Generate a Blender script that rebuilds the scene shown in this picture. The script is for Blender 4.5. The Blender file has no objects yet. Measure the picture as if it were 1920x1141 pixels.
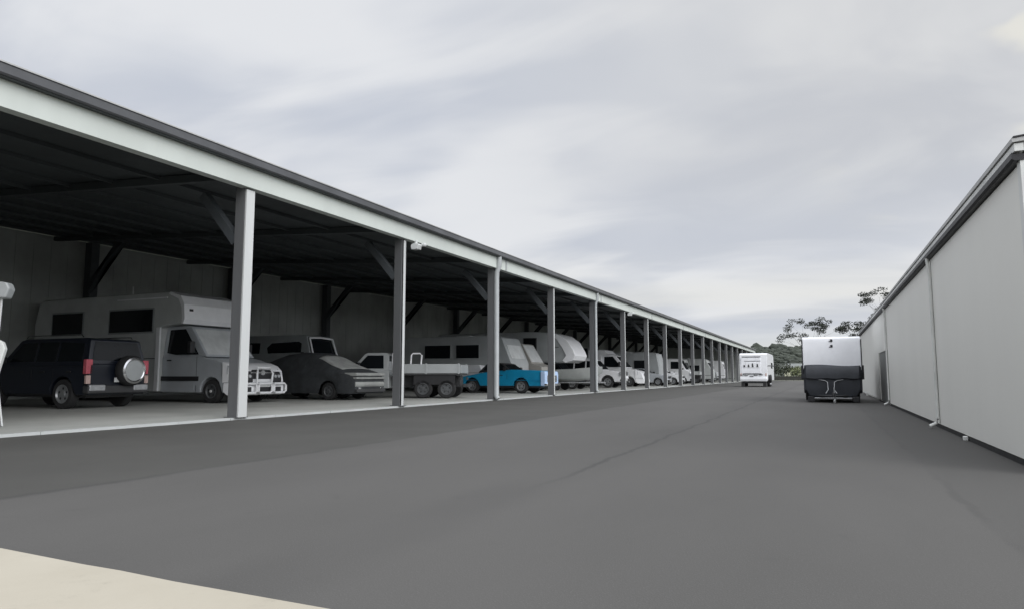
import bpy, bmesh, math, random
from math import radians as RD, sin, cos, pi, atan, tan
from mathutils import Vector, Matrix
random.seed(7)
S = bpy.context.scene
COL = S.collection

# ------------------------------------------------------------------ camera
CH = 0.868
FPX = 1300.0
PITCH = atan(132.5 / FPX)
YAW = atan(585 / FPX * cos(PITCH))
cam = bpy.data.cameras.new('camera')
cam.sensor_width = 36.0
cam.lens = 36.0 * FPX / 1920.0
cam.clip_end = 5000
cam.clip_start = 0.05
co = bpy.data.objects.new('camera', cam)
COL.objects.link(co)
co.location = (0, 0, CH)
co.rotation_euler = (pi / 2 + PITCH, 0, YAW)
S.camera = co

# ------------------------------------------------------------------ sky, sun, exposure
S.view_settings.view_transform = 'Standard'
S.view_settings.look = 'None'
S.view_settings.exposure = 0.0
S.view_settings.gamma = 1.0
SUN_EL, SUN_AZ = RD(34), RD(118)          # azimuth measured from +Y towards +X
w = bpy.data.worlds.new("World")
S.world = w
w.use_nodes = True
nt = w.node_tree
nt.nodes.clear()


def N(t, tree=None, **k):
    n = (tree or nt).nodes.new(t)
    for a, b in k.items():
        setattr(n, a, b)
    return n


def L(a, b, tree=None):
    (tree or nt).links.new(a, b)


def math_n(op, a, b=None, c=None, clamp=False, tree=None):
    tree = tree or nt
    n = N('ShaderNodeMath', tree, operation=op, use_clamp=clamp)
    for i, v in enumerate((a, b, c)):
        if v is None:
            continue
        if isinstance(v, (int, float)):
            n.inputs[i].default_value = v
        else:
            L(v, n.inputs[i], tree)
    return n.outputs[0]


def mixc(f, a, b, tree=None, mode='MIX'):
    tree = tree or nt
    n = N('ShaderNodeMix', tree, data_type='RGBA', blend_type=mode)
    for i, v in ((0, f), (6, a), (7, b)):
        if isinstance(v, (int, float)):
            n.inputs[i].default_value = v
        elif isinstance(v, tuple):
            n.inputs[i].default_value = (v[0], v[1], v[2], 1)
        else:
            L(v, n.inputs[i], tree)
    return n.outputs[2]


def smooth(v, a, b, tree=None):
    n = N('ShaderNodeMapRange', tree or nt, interpolation_type='SMOOTHSTEP')
    L(v, n.inputs[0], tree)
    n.inputs[1].default_value = a
    n.inputs[2].default_value = b
    return n.outputs[0]


def noise(vec, scale, detail=4, rough=0.5, dist=0.0, tree=None):
    n = N('ShaderNodeTexNoise', tree or nt)
    L(vec, n.inputs['Vector'], tree)
    n.inputs['Scale'].default_value = scale
    n.inputs['Detail'].default_value = detail
    n.inputs['Roughness'].default_value = rough
    n.inputs['Distortion'].default_value = dist
    return n.outputs['Fac']


def mapping(vec, loc=(0, 0, 0), rot=(0, 0, 0), scale=(1, 1, 1), tree=None):
    n = N('ShaderNodeMapping', tree or nt)
    L(vec, n.inputs[0], tree)
    n.inputs[1].default_value = loc
    n.inputs[2].default_value = rot
    n.inputs[3].default_value = scale
    return n.outputs[0]


tc = N('ShaderNodeTexCoord')
sep = N('ShaderNodeSeparateXYZ')
L(tc.outputs['Generated'], sep.inputs[0])
zz = math_n('MAXIMUM', sep.outputs[2], 0.0)
den = math_n('ADD', zz, 0.22)
comb = N('ShaderNodeCombineXYZ')
L(math_n('DIVIDE', sep.outputs[0], den), comb.inputs[0])
L(math_n('DIVIDE', sep.outputs[1], den), comb.inputs[1])
P = comb.outputs[0]
n1 = noise(mapping(P, (2.1, 0.4, 0), (0, 0, RD(14)), (0.60, 0.95, 1)), 1.5, 3, 0.45, 0.7)
n2 = noise(mapping(P, (7.3, 3.4, 0), (0, 0, RD(6)), (0.55, 1.25, 1)), 2.6, 4, 0.5, 0.5)
n3 = noise(mapping(P, (1.3, 9.4, 0), (0, 0, RD(10)), (0.9, 1.0, 1)), 2.2, 4, 0.5, 0.5)
cl = math_n('ADD', math_n('MULTIPLY', n1, 0.64), math_n('MULTIPLY', n2, 0.36))
f1 = smooth(cl, 0.41, 0.60)
base = mixc(f1, (0.600, 0.635, 0.710), (0.820, 0.835, 0.865))
# greyer, warmer cloud towards the sun's side of the sky
sunw = N('ShaderNodeVectorMath', operation='DOT_PRODUCT')
L(tc.outputs['Generated'], sunw.inputs[0])
sunw.inputs[1].default_value = (sin(RD(22)) * .9, cos(RD(22)) * .9, 0.43)
fw = math_n('MULTIPLY', smooth(sunw.outputs['Value'], 0.60, 1.02), smooth(zz, 0.10, 0.30))
grey = mixc(smooth(n3, 0.36, 0.66), (0.60, 0.612, 0.64), (0.73, 0.735, 0.74))
base = mixc(math_n('MULTIPLY', fw, 0.80), base, grey)
n5 = noise(mapping(P, (4.2, 1.7, 0), (0, 0, 0), (1, 1, 1)), 3.4, 3, 0.5, 0.3)
br = math_n('MULTIPLY', smooth(n5, 0.56, 0.70), smooth(sunw.outputs['Value'], 0.90, 1.0))
base = mixc(math_n('MULTIPLY', br, 0.75), base, (0.88, 0.86, 0.78))
# pale warm strip low over the horizon
n4 = noise(mapping(P, (0, 0, 0), (0, 0, 0), (0.16, 1.0, 1)), 1.6, 4, 0.5, 0.2)
hz = math_n('MULTIPLY', math_n('SUBTRACT', 1.0, smooth(zz, 0.03, 0.20)), smooth(n4, 0.32, 0.56))
base = mixc(math_n('MULTIPLY', hz, 0.9), base, (0.85, 0.84, 0.79))
hz2 = math_n('SUBTRACT', 1.0, smooth(zz, 0.03, 0.08))
base = mixc(math_n('MULTIPLY', hz2, 0.75), base, (0.69, 0.725, 0.75))
# an overcast sky is brightest overhead
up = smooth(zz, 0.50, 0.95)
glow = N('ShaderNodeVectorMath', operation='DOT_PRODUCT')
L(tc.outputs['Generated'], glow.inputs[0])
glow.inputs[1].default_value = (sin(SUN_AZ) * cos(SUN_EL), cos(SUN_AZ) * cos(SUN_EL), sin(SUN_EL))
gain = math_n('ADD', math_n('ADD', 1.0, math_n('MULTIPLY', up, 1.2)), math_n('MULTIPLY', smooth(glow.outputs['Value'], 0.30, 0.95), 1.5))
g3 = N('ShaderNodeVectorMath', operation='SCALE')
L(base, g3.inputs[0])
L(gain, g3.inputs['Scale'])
sky = N('ShaderNodeTexSky', sky_type='NISHITA')
sky.sun_disc = False
sky.sun_elevation = SUN_EL
sky.sun_rotation = SUN_AZ
sky.air_density = 1.0
sky.dust_density = 3.0
bg1 = N('ShaderNodeBackground')
L(sky.outputs[0], bg1.inputs[0])
bg1.inputs[1].default_value = 0.05
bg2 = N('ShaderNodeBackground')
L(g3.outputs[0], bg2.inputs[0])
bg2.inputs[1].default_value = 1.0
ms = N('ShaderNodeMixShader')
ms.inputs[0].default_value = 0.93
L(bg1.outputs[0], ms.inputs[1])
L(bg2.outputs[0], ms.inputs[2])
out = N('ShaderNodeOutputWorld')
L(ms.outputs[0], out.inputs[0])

sl = bpy.data.lights.new('sun', 'SUN')
sl.energy = 1.1
sl.angle = RD(40)
sl.color = (1.0, 0.965, 0.91)
so = bpy.data.objects.new('sun', sl)
COL.objects.link(so)
sd = Vector((sin(SUN_AZ) * cos(SUN_EL), cos(SUN_AZ) * cos(SUN_EL), sin(SUN_EL)))
so.rotation_euler = sd.to_track_quat('Z', 'Y').to_euler()
so.location = (20, 20, 40)


# ------------------------------------------------------------------ materials
def mat(name, col, rough=0.6, metal=0.0, var=0.12, vs=2.0, bump=0.0, bs=60.0, coat=0.0, spec=0.5, streak=False):
    m = bpy.data.materials.new(name)
    m.use_nodes = True
    t = m.node_tree
    b = t.nodes['Principled BSDF']
    b.inputs['Roughness'].default_value = rough
    b.inputs['Metallic'].default_value = metal
    b.inputs['Specular IOR Level'].default_value = spec
    b.inputs['Coat Weight'].default_value = coat
    c = N('ShaderNodeTexCoord', t)
    v = c.outputs['Object']
    if streak:
        v = mapping(v, scale=(1, 1, 0.12), tree=t)
    n = noise(v, vs, 6, 0.6, tree=t)
    lo = tuple(x * (1 - var) for x in col)
    hi = tuple(min(1, x * (1 + var)) for x in col)
    L(mixc(smooth(n, 0.3, 0.7, t), lo, hi, t), b.inputs['Base Color'], t)
    n2_ = noise(c.outputs['Object'], vs * 5, 4, 0.6, tree=t)
    r = N('ShaderNodeMapRange', t)
    L(n2_, r.inputs[0], t)
    r.inputs[3].default_value = max(0.02, rough - 0.1)
    r.inputs[4].default_value = min(1, rough + 0.12)
    L(r.outputs[0], b.inputs['Roughness'], t)
    if bump > 0:
        nb = noise(c.outputs['Object'], bs, 3, 0.6, tree=t)
        bp = N('ShaderNodeBump', t)
        bp.inputs['Strength'].default_value = bump
        bp.inputs['Distance'].default_value = 0.01
        L(nb, bp.inputs['Height'], t)
        L(bp.outputs[0], b.inputs['Normal'], t)
    return m


def asphalt():
    m = bpy.data.materials.new('asphalt')
    m.use_nodes = True
    t = m.node_tree
    b = t.nodes['Principled BSDF']
    c = N('ShaderNodeTexCoord', t)
    v = c.outputs['Object']
    s = N('ShaderNodeSeparateXYZ', t)
    L(v, s.inputs[0], t)
    X, Yc = s.outputs[0], s.outputs[1]
    wob = noise(mapping(v, scale=(0.3, 1, 1), tree=t), 1.3, 5, 0.6, tree=t)
    wobf = noise(v, 6, 4, 0.6, tree=t)
    xo = math_n('ADD', math_n('MULTIPLY_ADD', wob, 0.22, -0.11, tree=t), math_n('MULTIPLY_ADD', wobf, 0.08, -0.04, tree=t), tree=t)
    xw = math_n('ADD', X, xo, tree=t)
    big = noise(mapping(v, scale=(1, 0.35, 1), tree=t), 0.45, 4, 0.55, tree=t)
    col = mixc(smooth(big, 0.3, 0.7, t), (0.077, 0.0745, 0.070), (0.091, 0.088, 0.083), t)
    # older strip of asphalt beside the shed slab
    strip = math_n('SUBTRACT', 1.0, smooth(xw, -5.36, -5.29, t), tree=t)
    old = mixc(smooth(noise(v, 0.8, 4, 0.5, tree=t), 0.3, 0.7, t), (0.058, 0.0565, 0.052), (0.067, 0.0655, 0.060), t)
    col = mixc(strip, col, old, t)

    def line(cx, wd, soft, amt, brk_scale, lo=0.45, hi=0.55, ymin=-99):
        nonlocal col
        d = math_n('ABSOLUTE', math_n('ADD', xw, -cx, tree=t), tree=t)
        ln = math_n('SUBTRACT', 1.0, smooth(d, wd, soft, t), tree=t)
        brk = math_n('MULTIPLY', smooth(noise(v, brk_scale, 3, 0.5, tree=t), lo, hi, t), smooth(Yc, ymin, ymin + 2.5, t), tree=t)
        col = mixc(math_n('MULTIPLY', math_n('MULTIPLY', ln, brk, tree=t), amt, tree=t), col, (0.043, 0.042, 0.041), t)
    line(-5.34, 0.01, 0.10, 0.45, 0.5, 0.35, 0.6)
    line(-2.08, 0.010, 0.05, 0.62, 0.55, 0.22, 0.42, 4.5)
    line(-2.2, 0.10, 0.42, 0.28, 0.25, 0.35, 0.65)
    line(0.86, 0.01, 0.05, 0.35, 0.5, 0.35, 0.55)
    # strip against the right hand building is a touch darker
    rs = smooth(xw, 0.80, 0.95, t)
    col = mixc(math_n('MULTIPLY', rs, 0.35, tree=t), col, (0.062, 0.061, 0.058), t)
    # cross joint
    dy = math_n('ABSOLUTE', math_n('ADD', Yc, -13.1, tree=t), tree=t)
    cj = math_n('MULTIPLY', math_n('SUBTRACT', 1.0, smooth(dy, 0.02, 0.12, t), tree=t), smooth(X, 0.7, 0.9, t), tree=t)
    col = mixc(math_n('MULTIPLY', cj, 0.4, tree=t), col, (0.06, 0.06, 0.06), t)
    # stone speckle and faint stains
    sp = noise(v, 110, 2, 0.7, tree=t)
    col = mixc(math_n('MULTIPLY', smooth(sp, 0.52, 0.75, t), 0.42, tree=t), col, (0.15, 0.148, 0.144), t)
    st = noise(v, 1.9, 5, 0.65, 0.8, tree=t)
    col = mixc(math_n('MULTIPLY', smooth(st, 0.60, 0.78, t), 0.30, tree=t), col, (0.054, 0.053, 0.051), t)
    L(col, b.inputs['Base Color'], t)
    b.inputs['Roughness'].default_value = 0.82
    b.inputs['Specular IOR Level'].default_value = 0.35
    bp = N('ShaderNodeBump', t)
    bp.inputs['Strength'].default_value = 0.35
    bp.inputs['Distance'].default_value = 0.006
    L(sp, bp.inputs['Height'], t)
    L(bp.outputs[0], b.inputs['Normal'], t)
    return m


def concrete(name, a, b_, sc=0.7, joints=0.0):
    m = bpy.data.materials.new(name)
    m.use_nodes = True
    t = m.node_tree
    b = t.nodes['Principled BSDF']
    c = N('ShaderNodeTexCoord', t)
    v = c.outputs['Object']
    col = mixc(smooth(noise(v, sc, 6, 0.6, 0.4, tree=t), 0.3, 0.7, t), a, b_, t)
    col = mixc(math_n('MULTIPLY', smooth(noise(v, sc * 7, 6, 0.75, tree=t), 0.54, 0.8, t), 0.45, tree=t), col, tuple(x * .6 for x in a), t)
    L(col, b.inputs['Base Color'], t)
    b.inputs['Roughness'].default_value = 0.8
    bp = N('ShaderNodeBump', t)
    bp.inputs['Strength'].default_value = 0.2
    bp.inputs['Distance'].default_value = 0.005
    L(noise(v, 90, 3, 0.6, tree=t), bp.inputs['Height'], t)
    L(bp.outputs[0], b.inputs['Normal'], t)
    return m


M = dict(
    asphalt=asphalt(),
    slab=concrete('slab_concrete', (0.31, 0.315, 0.295), (0.39, 0.395, 0.37), 0.5),
    apron=concrete('apron_concrete', (0.385, 0.35, 0.28), (0.445, 0.41, 0.335), 0.6),
    steel=mat('grey_steel_paint', (0.115, 0.118, 0.122), 0.45, 0.0, 0.12, 1.5, streak=True),
    beam=mat('pale_beam_paint', (0.59, 0.63, 0.595), 0.42, 0.0, 0.06, 0.6, streak=True),
    pipe=mat('white_pipe_paint', (0.58, 0.595, 0.59), 0.4, 0.0, 0.06, 1.2, streak=True),
    gutter=mat('dark_gutter_steel', (0.085, 0.088, 0.094), 0.4, 0.0, 0.2, 1.0),
    rooftop=mat('roof_edge_zinc', (0.46, 0.46, 0.45), 0.4, 0.2, 0.15, 1.0),
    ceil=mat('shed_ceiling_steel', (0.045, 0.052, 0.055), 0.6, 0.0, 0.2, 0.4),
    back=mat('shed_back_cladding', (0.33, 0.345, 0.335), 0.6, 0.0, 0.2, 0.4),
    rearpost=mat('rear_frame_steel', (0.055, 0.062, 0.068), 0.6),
    wall=mat('grey_wall_cladding', (0.86, 0.855, 0.805), 0.5, 0.0, 0.018, 0.5, streak=True),
    walltrim=mat('wall_trim', (0.72, 0.73, 0.71), 0.45),
    door=mat('grey_door', (0.20, 0.205, 0.20), 0.5),
    black=mat('black_trim', (0.018, 0.018, 0.02), 0.5),
    rubber=mat('tyre_rubber', (0.022, 0.022, 0.023), 0.85, bump=.2, bs=40),
    rim=mat('wheel_rim_steel', (0.32, 0.33, 0.34), 0.35, 0.6),
    darkrim=mat('dull_rim', (0.10, 0.105, 0.11), 0.5, 0.3),
    glass=mat('dark_glass', (0.008, 0.010, 0.012), 0.12, spec=0.3, var=.02),
    glasslit=mat('glass_reflection_paint', (0.60, 0.62, 0.62), 0.35),  # bright reflection on window glass put into the base colour
    chrome=mat('chrome', (0.65, 0.65, 0.66), 0.15, 0.95),
    white=mat('white_paint', (0.79, 0.80, 0.82), 0.32, coat=0.3, var=0.04),
    trailerwhite=mat('trailer_white_cover', (0.84, 0.85, 0.88), 0.5, var=0.06, vs=1.2),
    offwhite=mat('off_white_panel', (0.50, 0.52, 0.515), 0.4, var=0.06),
    greyvan=mat('grey_van_paint', (0.27, 0.29, 0.295), 0.4, var=0.06),
    midgrey=mat('mid_grey_panel', (0.38, 0.40, 0.405), 0.4, var=0.06),
    tan=mat('tan_panel', (0.36, 0.35, 0.325), 0.45, var=0.08),
    silver=mat('silver_cab_paint', (0.47, 0.50, 0.53), 0.3, 0.2, var=0.04, coat=.3),
    navy=mat('black_navy_paint', (0.009, 0.012, 0.020), 0.3, var=0.02, vs=.5, coat=.2),
    cover=mat('dark_car_cover', (0.040, 0.044, 0.048), 0.8, var=0.25, vs=3, bump=.6, bs=6),
    coverpale=mat('faded_cover', (0.32, 0.33, 0.32), 0.75, var=0.15, vs=3, bump=.5, bs=6),
    blue=mat('blue_paint', (0.008, 0.24, 0.43), 0.3, var=0.06, coat=.4),
    paleblue=mat('pale_blue_chrome', (0.42, 0.56, 0.78), 0.35, var=0.05),
    red=mat('tail_lamp_red', (0.50, 0.10, 0.13), 0.25, var=.1),
    amber=mat('amber_lamp', (0.55, 0.40, 0.36), 0.25),
    lamp=mat('headlamp_lens', (0.50, 0.52, 0.54), 0.12, 0.3),
    chassis=mat('chassis_grey', (0.045, 0.046, 0.048), 0.7),
    guard=mat('dark_cover_vinyl', (0.040, 0.044, 0.052), 0.6, var=0.15, vs=3),
    alloy=mat('galvanised_steel', (0.45, 0.46, 0.47), 0.4, 0.6, var=.15, vs=8),
    bark=mat('bark', (0.055, 0.050, 0.045), 0.9, bump=.4),
    leaf=mat('leaf_green', (0.060, 0.070, 0.045), 0.7, var=.35, vs=1.5),
    leafdark=mat('leaf_dark', (0.030, 0.036, 0.026), 0.7, var=.35, vs=1.5),
    leafpale=mat('leaf_pale', (0.16, 0.18, 0.09), 0.7, var=.3, vs=1.5),
    forest=mat('forest_green', (0.048, 0.056, 0.044), 0.9, var=.22, vs=.02),
    grass=mat('dry_grass', (0.16, 0.165, 0.12), 0.9, var=.25, vs=.15),
    cream=mat('cream_render', (0.62, 0.62, 0.48), 0.7, var=.06),
    fence=mat('dark_fence', (0.035, 0.035, 0.03), 0.8, var=.2),
)


# ------------------------------------------------------------------ mesh helpers
class MB:
    def __init__(s):
        s.v = []
        s.f = []

    def poly(s, pts):
        i = len(s.v)
        s.v += [tuple(p) for p in pts]
        s.f.append(tuple(range(i, i + len(pts))))
        return s

    def box(s, x0, x1, y0, y1, z0, z1):
        i = len(s.v)
        s.v += [(x0, y0, z0), (x1, y0, z0), (x1, y1, z0), (x0, y1, z0), (x0, y0, z1), (x1, y0, z1), (x1, y1, z1), (x0, y1, z1)]
        s.f += [tuple(i + k for k in q) for q in ((0, 3, 2, 1), (4, 5, 6, 7), (0, 1, 5, 4), (1, 2, 6, 5), (2, 3, 7, 6), (3, 0, 4, 7))]
        return s

    def prism(s, prof, hw, y0=0.0):
        """side profile [(x,z)] spread across y; hw number or function of (x,z)"""
        h = hw if callable(hw) else (lambda x, z: hw)
        n = len(prof)
        i = len(s.v)
        s.v += [(x, y0 - h(x, z), z) for x, z in prof] + [(x, y0 + h(x, z), z) for x, z in prof]
        s.f.append(tuple(range(i, i + n)))
        s.f.append(tuple(range(i + 2 * n - 1, i + n - 1, -1)))
        for k in range(n):
            k2 = (k + 1) % n
            s.f.append((i + k2, i + k, i + n + k, i + n + k2))
        return s

    def slab(s, pts, t):
        """flat polygon given thickness t along its normal"""
        p = [Vector(q) for q in pts]
        nrm = Vector((0, 0, 0))
        for k in range(len(p)):
            a, b = p[k], p[(k + 1) % len(p)]
            nrm += a.cross(b)
        nrm.normalize()
        n = len(p)
        i = len(s.v)
        s.v += [tuple(q) for q in p] + [tuple(q + nrm * t) for q in p]
        s.f.append(tuple(range(i + n - 1, i - 1, -1)))
        s.f.append(tuple(range(i + n, i + 2 * n)))
        for k in range(n):
            k2 = (k + 1) % n
            s.f.append((i + k, i + k2, i + n + k2, i + n + k))
        return s

    def tube(s, pts, r, seg=8, caps=True):
        p = [Vector(q) for q in pts]
        rs = r if isinstance(r, (list, tuple)) else [r] * len(p)
        i0 = len(s.v)
        for k, q in enumerate(p):
            d = (p[min(k + 1, len(p) - 1)] - p[max(k - 1, 0)]).normalized()
            a = Vector((0, 0, 1)) if abs(d.z) < 0.9 else Vector((1, 0, 0))
            u = d.cross(a).normalized()
            v = d.cross(u)
            for j in range(seg):
                an = 2 * pi * j / seg
                s.v.append(tuple(q + (u * cos(an) + v * sin(an)) * rs[k]))
        for k in range(len(p) - 1):
            for j in range(seg):
                a = i0 + k * seg + j
                b = i0 + k * seg + (j + 1) % seg
                s.f.append((a, b, b + seg, a + seg))
        if caps:
            s.f.append(tuple(i0 + j for j in range(seg - 1, -1, -1)))
            s.f.append(tuple(i0 + (len(p) - 1) * seg + j for j in range(seg)))
        return s

    def lathe(s, prof, c, axis='y', seg=20, sgn=1):
        """prof [(along, radius)] about an axis through c"""
        i0 = len(s.v)
        for a, r in prof:
            for j in range(seg):
                an = 2 * pi * j / seg
                if axis == 'y':
                    s.v.append((c[0] + r * cos(an), c[1] + a * sgn, c[2] + r * sin(an)))
                elif axis == 'x':
                    s.v.append((c[0] + a * sgn, c[1] + r * cos(an), c[2] + r * sin(an)))
                else:
                    s.v.append((c[0] + r * cos(an), c[1] + r * sin(an), c[2] + a * sgn))
        for k in range(len(prof) - 1):
            for j in range(seg):
                a = i0 + k * seg + j
                b = i0 + k * seg + (j + 1) % seg
                s.f.append((a, b, b + seg, a + seg))
        s.f.append(tuple(i0 + j for j in range(seg)))
        s.f.append(tuple(i0 + (len(prof) - 1) * seg + j for j in range(seg)))
        return s

    def build(s, name, m, parent=None, bevel=0.0, seg=2, smooth_=False):
        me = bpy.data.meshes.new(name)
        me.from_pydata(s.v, [], s.f)
        bm = bmesh.new()
        bm.from_mesh(me)
        bmesh.ops.recalc_face_normals(bm, faces=bm.faces)
        bm.to_mesh(me)
        bm.free()
        me.materials.append(m)
        o = bpy.data.objects.new(name, me)
        COL.objects.link(o)
        if parent is not None:
            o.parent = parent
        if bevel > 0 or smooth_:
            me.polygons.foreach_set('use_smooth', [True] * len(me.polygons))
            if bevel > 0:
                b = o.modifiers.new('bevel', 'BEVEL')
                b.width = bevel
                b.segments = seg
                b.limit_method = 'ANGLE'
                b.angle_limit = RD(25)
                b.harden_normals = True
            elif hasattr(me, 'set_sharp_from_angle'):
                me.set_sharp_from_angle(angle=RD(40))
        return o


def tag(o, label=None, cat=None, group=None, kind=None):
    if label:
        o['label'] = label
    if cat:
        o['category'] = cat
    if group:
        o['group'] = group
    if kind:
        o['kind'] = kind
    return o


def empty(name, loc=(0, 0, 0), rz=0.0, label=None, cat=None, group=None):
    o = bpy.data.objects.new(name, None)
    COL.objects.link(o)
    o.location = loc
    o.rotation_euler = (0, 0, rz)
    o.empty_display_size = 0.2
    tag(o, label, cat, group)
    return o


# ------------------------------------------------------------------ setting
tag(MB().poly([(-1500, -300, -0.02), (1500, -300, -0.02), (1500, 2500, -0.02), (-1500, 2500, -0.02)]).build('ground', M['grass']), kind='structure')
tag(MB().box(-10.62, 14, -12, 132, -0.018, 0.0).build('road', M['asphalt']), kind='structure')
# shed slab with a slightly ragged lit edge
eb = MB()
pts = []
yy = -3.0
while yy < 124.5:
    pts.append((-10.58 + random.uniform(-0.02, 0.02), yy))
    yy += 0.35 if yy < 30 else 2.0
pl = [(-10.58, 124.5), (-26.2, 124.5), (-26.2, -3.0)]
allp = pts + pl
eb.slab([(x, y, 0.004) for x, y in allp], 0.041)
tag(eb.build('floor', M['slab']), kind='structure')
lip = MB()
for k in range(0, 210):
    y0 = -3 + k * 0.6
    lip.box(-10.60, -10.55 + random.uniform(-0.012, 0.012), y0, y0 + 0.596, 0.002, 0.048)
tag(lip.build('kerb', M['offwhite']), kind='structure')  # paler than the slab, the light along its edge put into the colour
ap = MB()
ap.slab([(-30 + 0.0, -6, 0.003), (-1.0, -6, 0.003), (-1.0, 2.13, 0.003), (-1.75, 2.14, 0.003), (-2.5, 2.15, 0.003), (-2.86, 2.17, 0.003), (-3.1, 2.17, 0.003), (-3.8, 2.20, 0.003), (-9.0, 2.215, 0.003), (-9.0, -6, 0.003)][1:], 0.014)
tag(ap.build('pavement', M['apron']), kind='structure')

# ------------------------------------------------------------------ open shed
BAY = 5.87
PY = [10.3 + BAY * k for k in range(-1, 20)]
PY[1] = 10.42
shed = empty('storage_shed', (-10.5, 57, 0), 0, 'long open fronted storage shed with grey posts and a pale eave beam', 'shed')


def sh(mb):
    mb.v = [(x + 10.5, y - 57, z) for x, y, z in mb.v]
    return mb


XB = -25.8
Y0, Y1 = -2.6, 123.6
# posts
for k, y in enumerate(PY):
    o = sh(MB().box(-10.77, -10.53, y - 0.11, y - 0.085, 0.046, 4.70).box(-10.77, -10.53, y + 0.085, y + 0.11, 0.046, 4.70).box(-10.665, -10.635, y - 0.085, y + 0.085, 0.046, 4.70).box(-10.82, -10.48, y - 0.15, y + 0.15, 0.046, 0.062)).build('post', M['steel'], shed, 0.004, 1)
    wd = 0.11 if k == 1 else (0.05 if k % 2 == 0 else 0.062)
    if k == 3 or k == 5:
        p = [(-10.36, y - 0.02, 5.06), (-10.36, y - 0.02, 4.70), (-10.44, y - 0.04, 4.50), (-10.45, y - 0.04, 4.3), (-10.45, y - 0.04, 0.16), (-10.38, y - 0.04, 0.06)]
        sh(MB().tube(p, 0.095 if k == 3 else 0.07, 12)).build('downpipe', M['midgrey'], o, smooth_=True)
    else:
        sh(MB().box(-10.525, -10.525 + wd * .45, y - wd * .95, y + wd * 1.05, 0.05, 4.60)).build('downpipe', M['pipe'], o, 0.01)
    # knee brace back into the shed
    a, b = Vector((-10.78, y, 3.55)), Vector((-11.75, y, 4.62))
    d = (b - a).normalized()
    nn = Vector((d.z, 0, -d.x)) * 0.09
    for yo in (-0.075,):
        mbb = MB()
        mbb.slab([a + nn + Vector((0, yo, 0)), b + nn + Vector((0, yo, 0)), b - nn + Vector((0, yo, 0)), a - nn + Vector((0, yo, 0))], 0.02)
        mbb.slab([a + nn + Vector((0, -.07, 0)), b + nn + Vector((0, -.07, 0)), b + nn + Vector((0, .07, 0)), a + nn + Vector((0, .07, 0))], 0.014)
        sh(mbb).build('knee_brace', M['rearpost'], shed)
# rear posts and braces
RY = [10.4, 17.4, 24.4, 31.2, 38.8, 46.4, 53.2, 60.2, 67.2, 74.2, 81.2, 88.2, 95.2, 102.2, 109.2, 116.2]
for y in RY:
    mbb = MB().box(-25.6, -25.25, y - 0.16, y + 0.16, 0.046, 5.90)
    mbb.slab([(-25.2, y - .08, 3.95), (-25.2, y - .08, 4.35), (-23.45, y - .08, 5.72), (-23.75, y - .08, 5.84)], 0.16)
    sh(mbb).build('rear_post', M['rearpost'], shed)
# roof sheet (rises to the back), purlins, rafters
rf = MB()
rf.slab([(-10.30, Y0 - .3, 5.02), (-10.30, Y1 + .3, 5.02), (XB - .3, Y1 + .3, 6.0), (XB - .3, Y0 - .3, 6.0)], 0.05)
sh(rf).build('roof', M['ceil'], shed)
for j in range(10):
    x = -11.6 - j * 1.5
    zt = 5.02 + (-10.3 - x) * 0.0620
    sh(MB().box(x - 0.035, x + 0.035, Y0, Y1, zt - 0.09, zt - 0.005)).build('purlin', M['ceil'], shed)
for y in PY:
    sh(MB().slab([(-10.63, y - .07, 4.85), (XB + .06, y - .07, 5.79), (XB + .06, y - .07, 5.95), (-10.63, y - .07, 5.015)], 0.14)).build('rafter', M['ceil'], shed)
# cladding at the back and ends (ribbed)
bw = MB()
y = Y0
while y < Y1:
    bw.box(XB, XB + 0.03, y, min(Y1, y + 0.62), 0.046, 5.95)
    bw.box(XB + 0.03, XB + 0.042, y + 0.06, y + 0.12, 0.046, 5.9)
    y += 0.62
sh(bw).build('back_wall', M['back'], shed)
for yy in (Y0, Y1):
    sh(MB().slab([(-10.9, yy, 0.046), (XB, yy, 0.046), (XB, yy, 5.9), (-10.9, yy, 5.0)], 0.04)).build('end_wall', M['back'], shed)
# eave beam in lengths with narrow joints over some posts
joints = [Y0 - .2, 22.75, 34.6, 46.3, 58.0, 69.6, 81.3, 93.1, 104.8, 123.9]
for a, b in zip(joints[:-1], joints[1:]):
    sh(MB().box(-10.50, -10.42, a + 0.012, b - 0.012, 4.63, 5.03).box(-10.62, -10.50, a + 0.012, b - 0.012, 4.63, 4.65)).build('eave_beam', M['beam'], shed, 0.004, 1)
for y in joints[1:-1]:
    sh(MB().box(-10.418, -10.400, y - 0.05, y + 0.05, 4.62, 5.02)).build('joint_cover', M['midgrey'], shed, 0.003, 1)
# gutter with a lip, roof edge above
gp = [(-10.415, 5.035), (-10.27, 5.035), (-10.25, 5.06), (-10.25, 5.185), (-10.235, 5.195), (-10.235, 5.20), (-10.27, 5.20), (-10.27, 5.075), (-10.415, 5.075)]
gm = MB()
i = 0
gm.v = [(x, Y0 - .3, z) for x, z in gp] + [(x, Y1 + .3, z) for x, z in gp]
n = len(gp)
gm.f = [tuple(range(n)), tuple(range(2 * n - 1, n - 1, -1))] + [((k + 1) % n, k, n + k, n + (k + 1) % n) for k in range(n)]
sh(gm).build('gutter', M['gutter'], shed)
sh(MB().box(-10.40, -10.29, Y0 - .32, Y1 + .32, 5.085, 5.245)).build('barge_flashing', M['rooftop'], shed)

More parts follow.
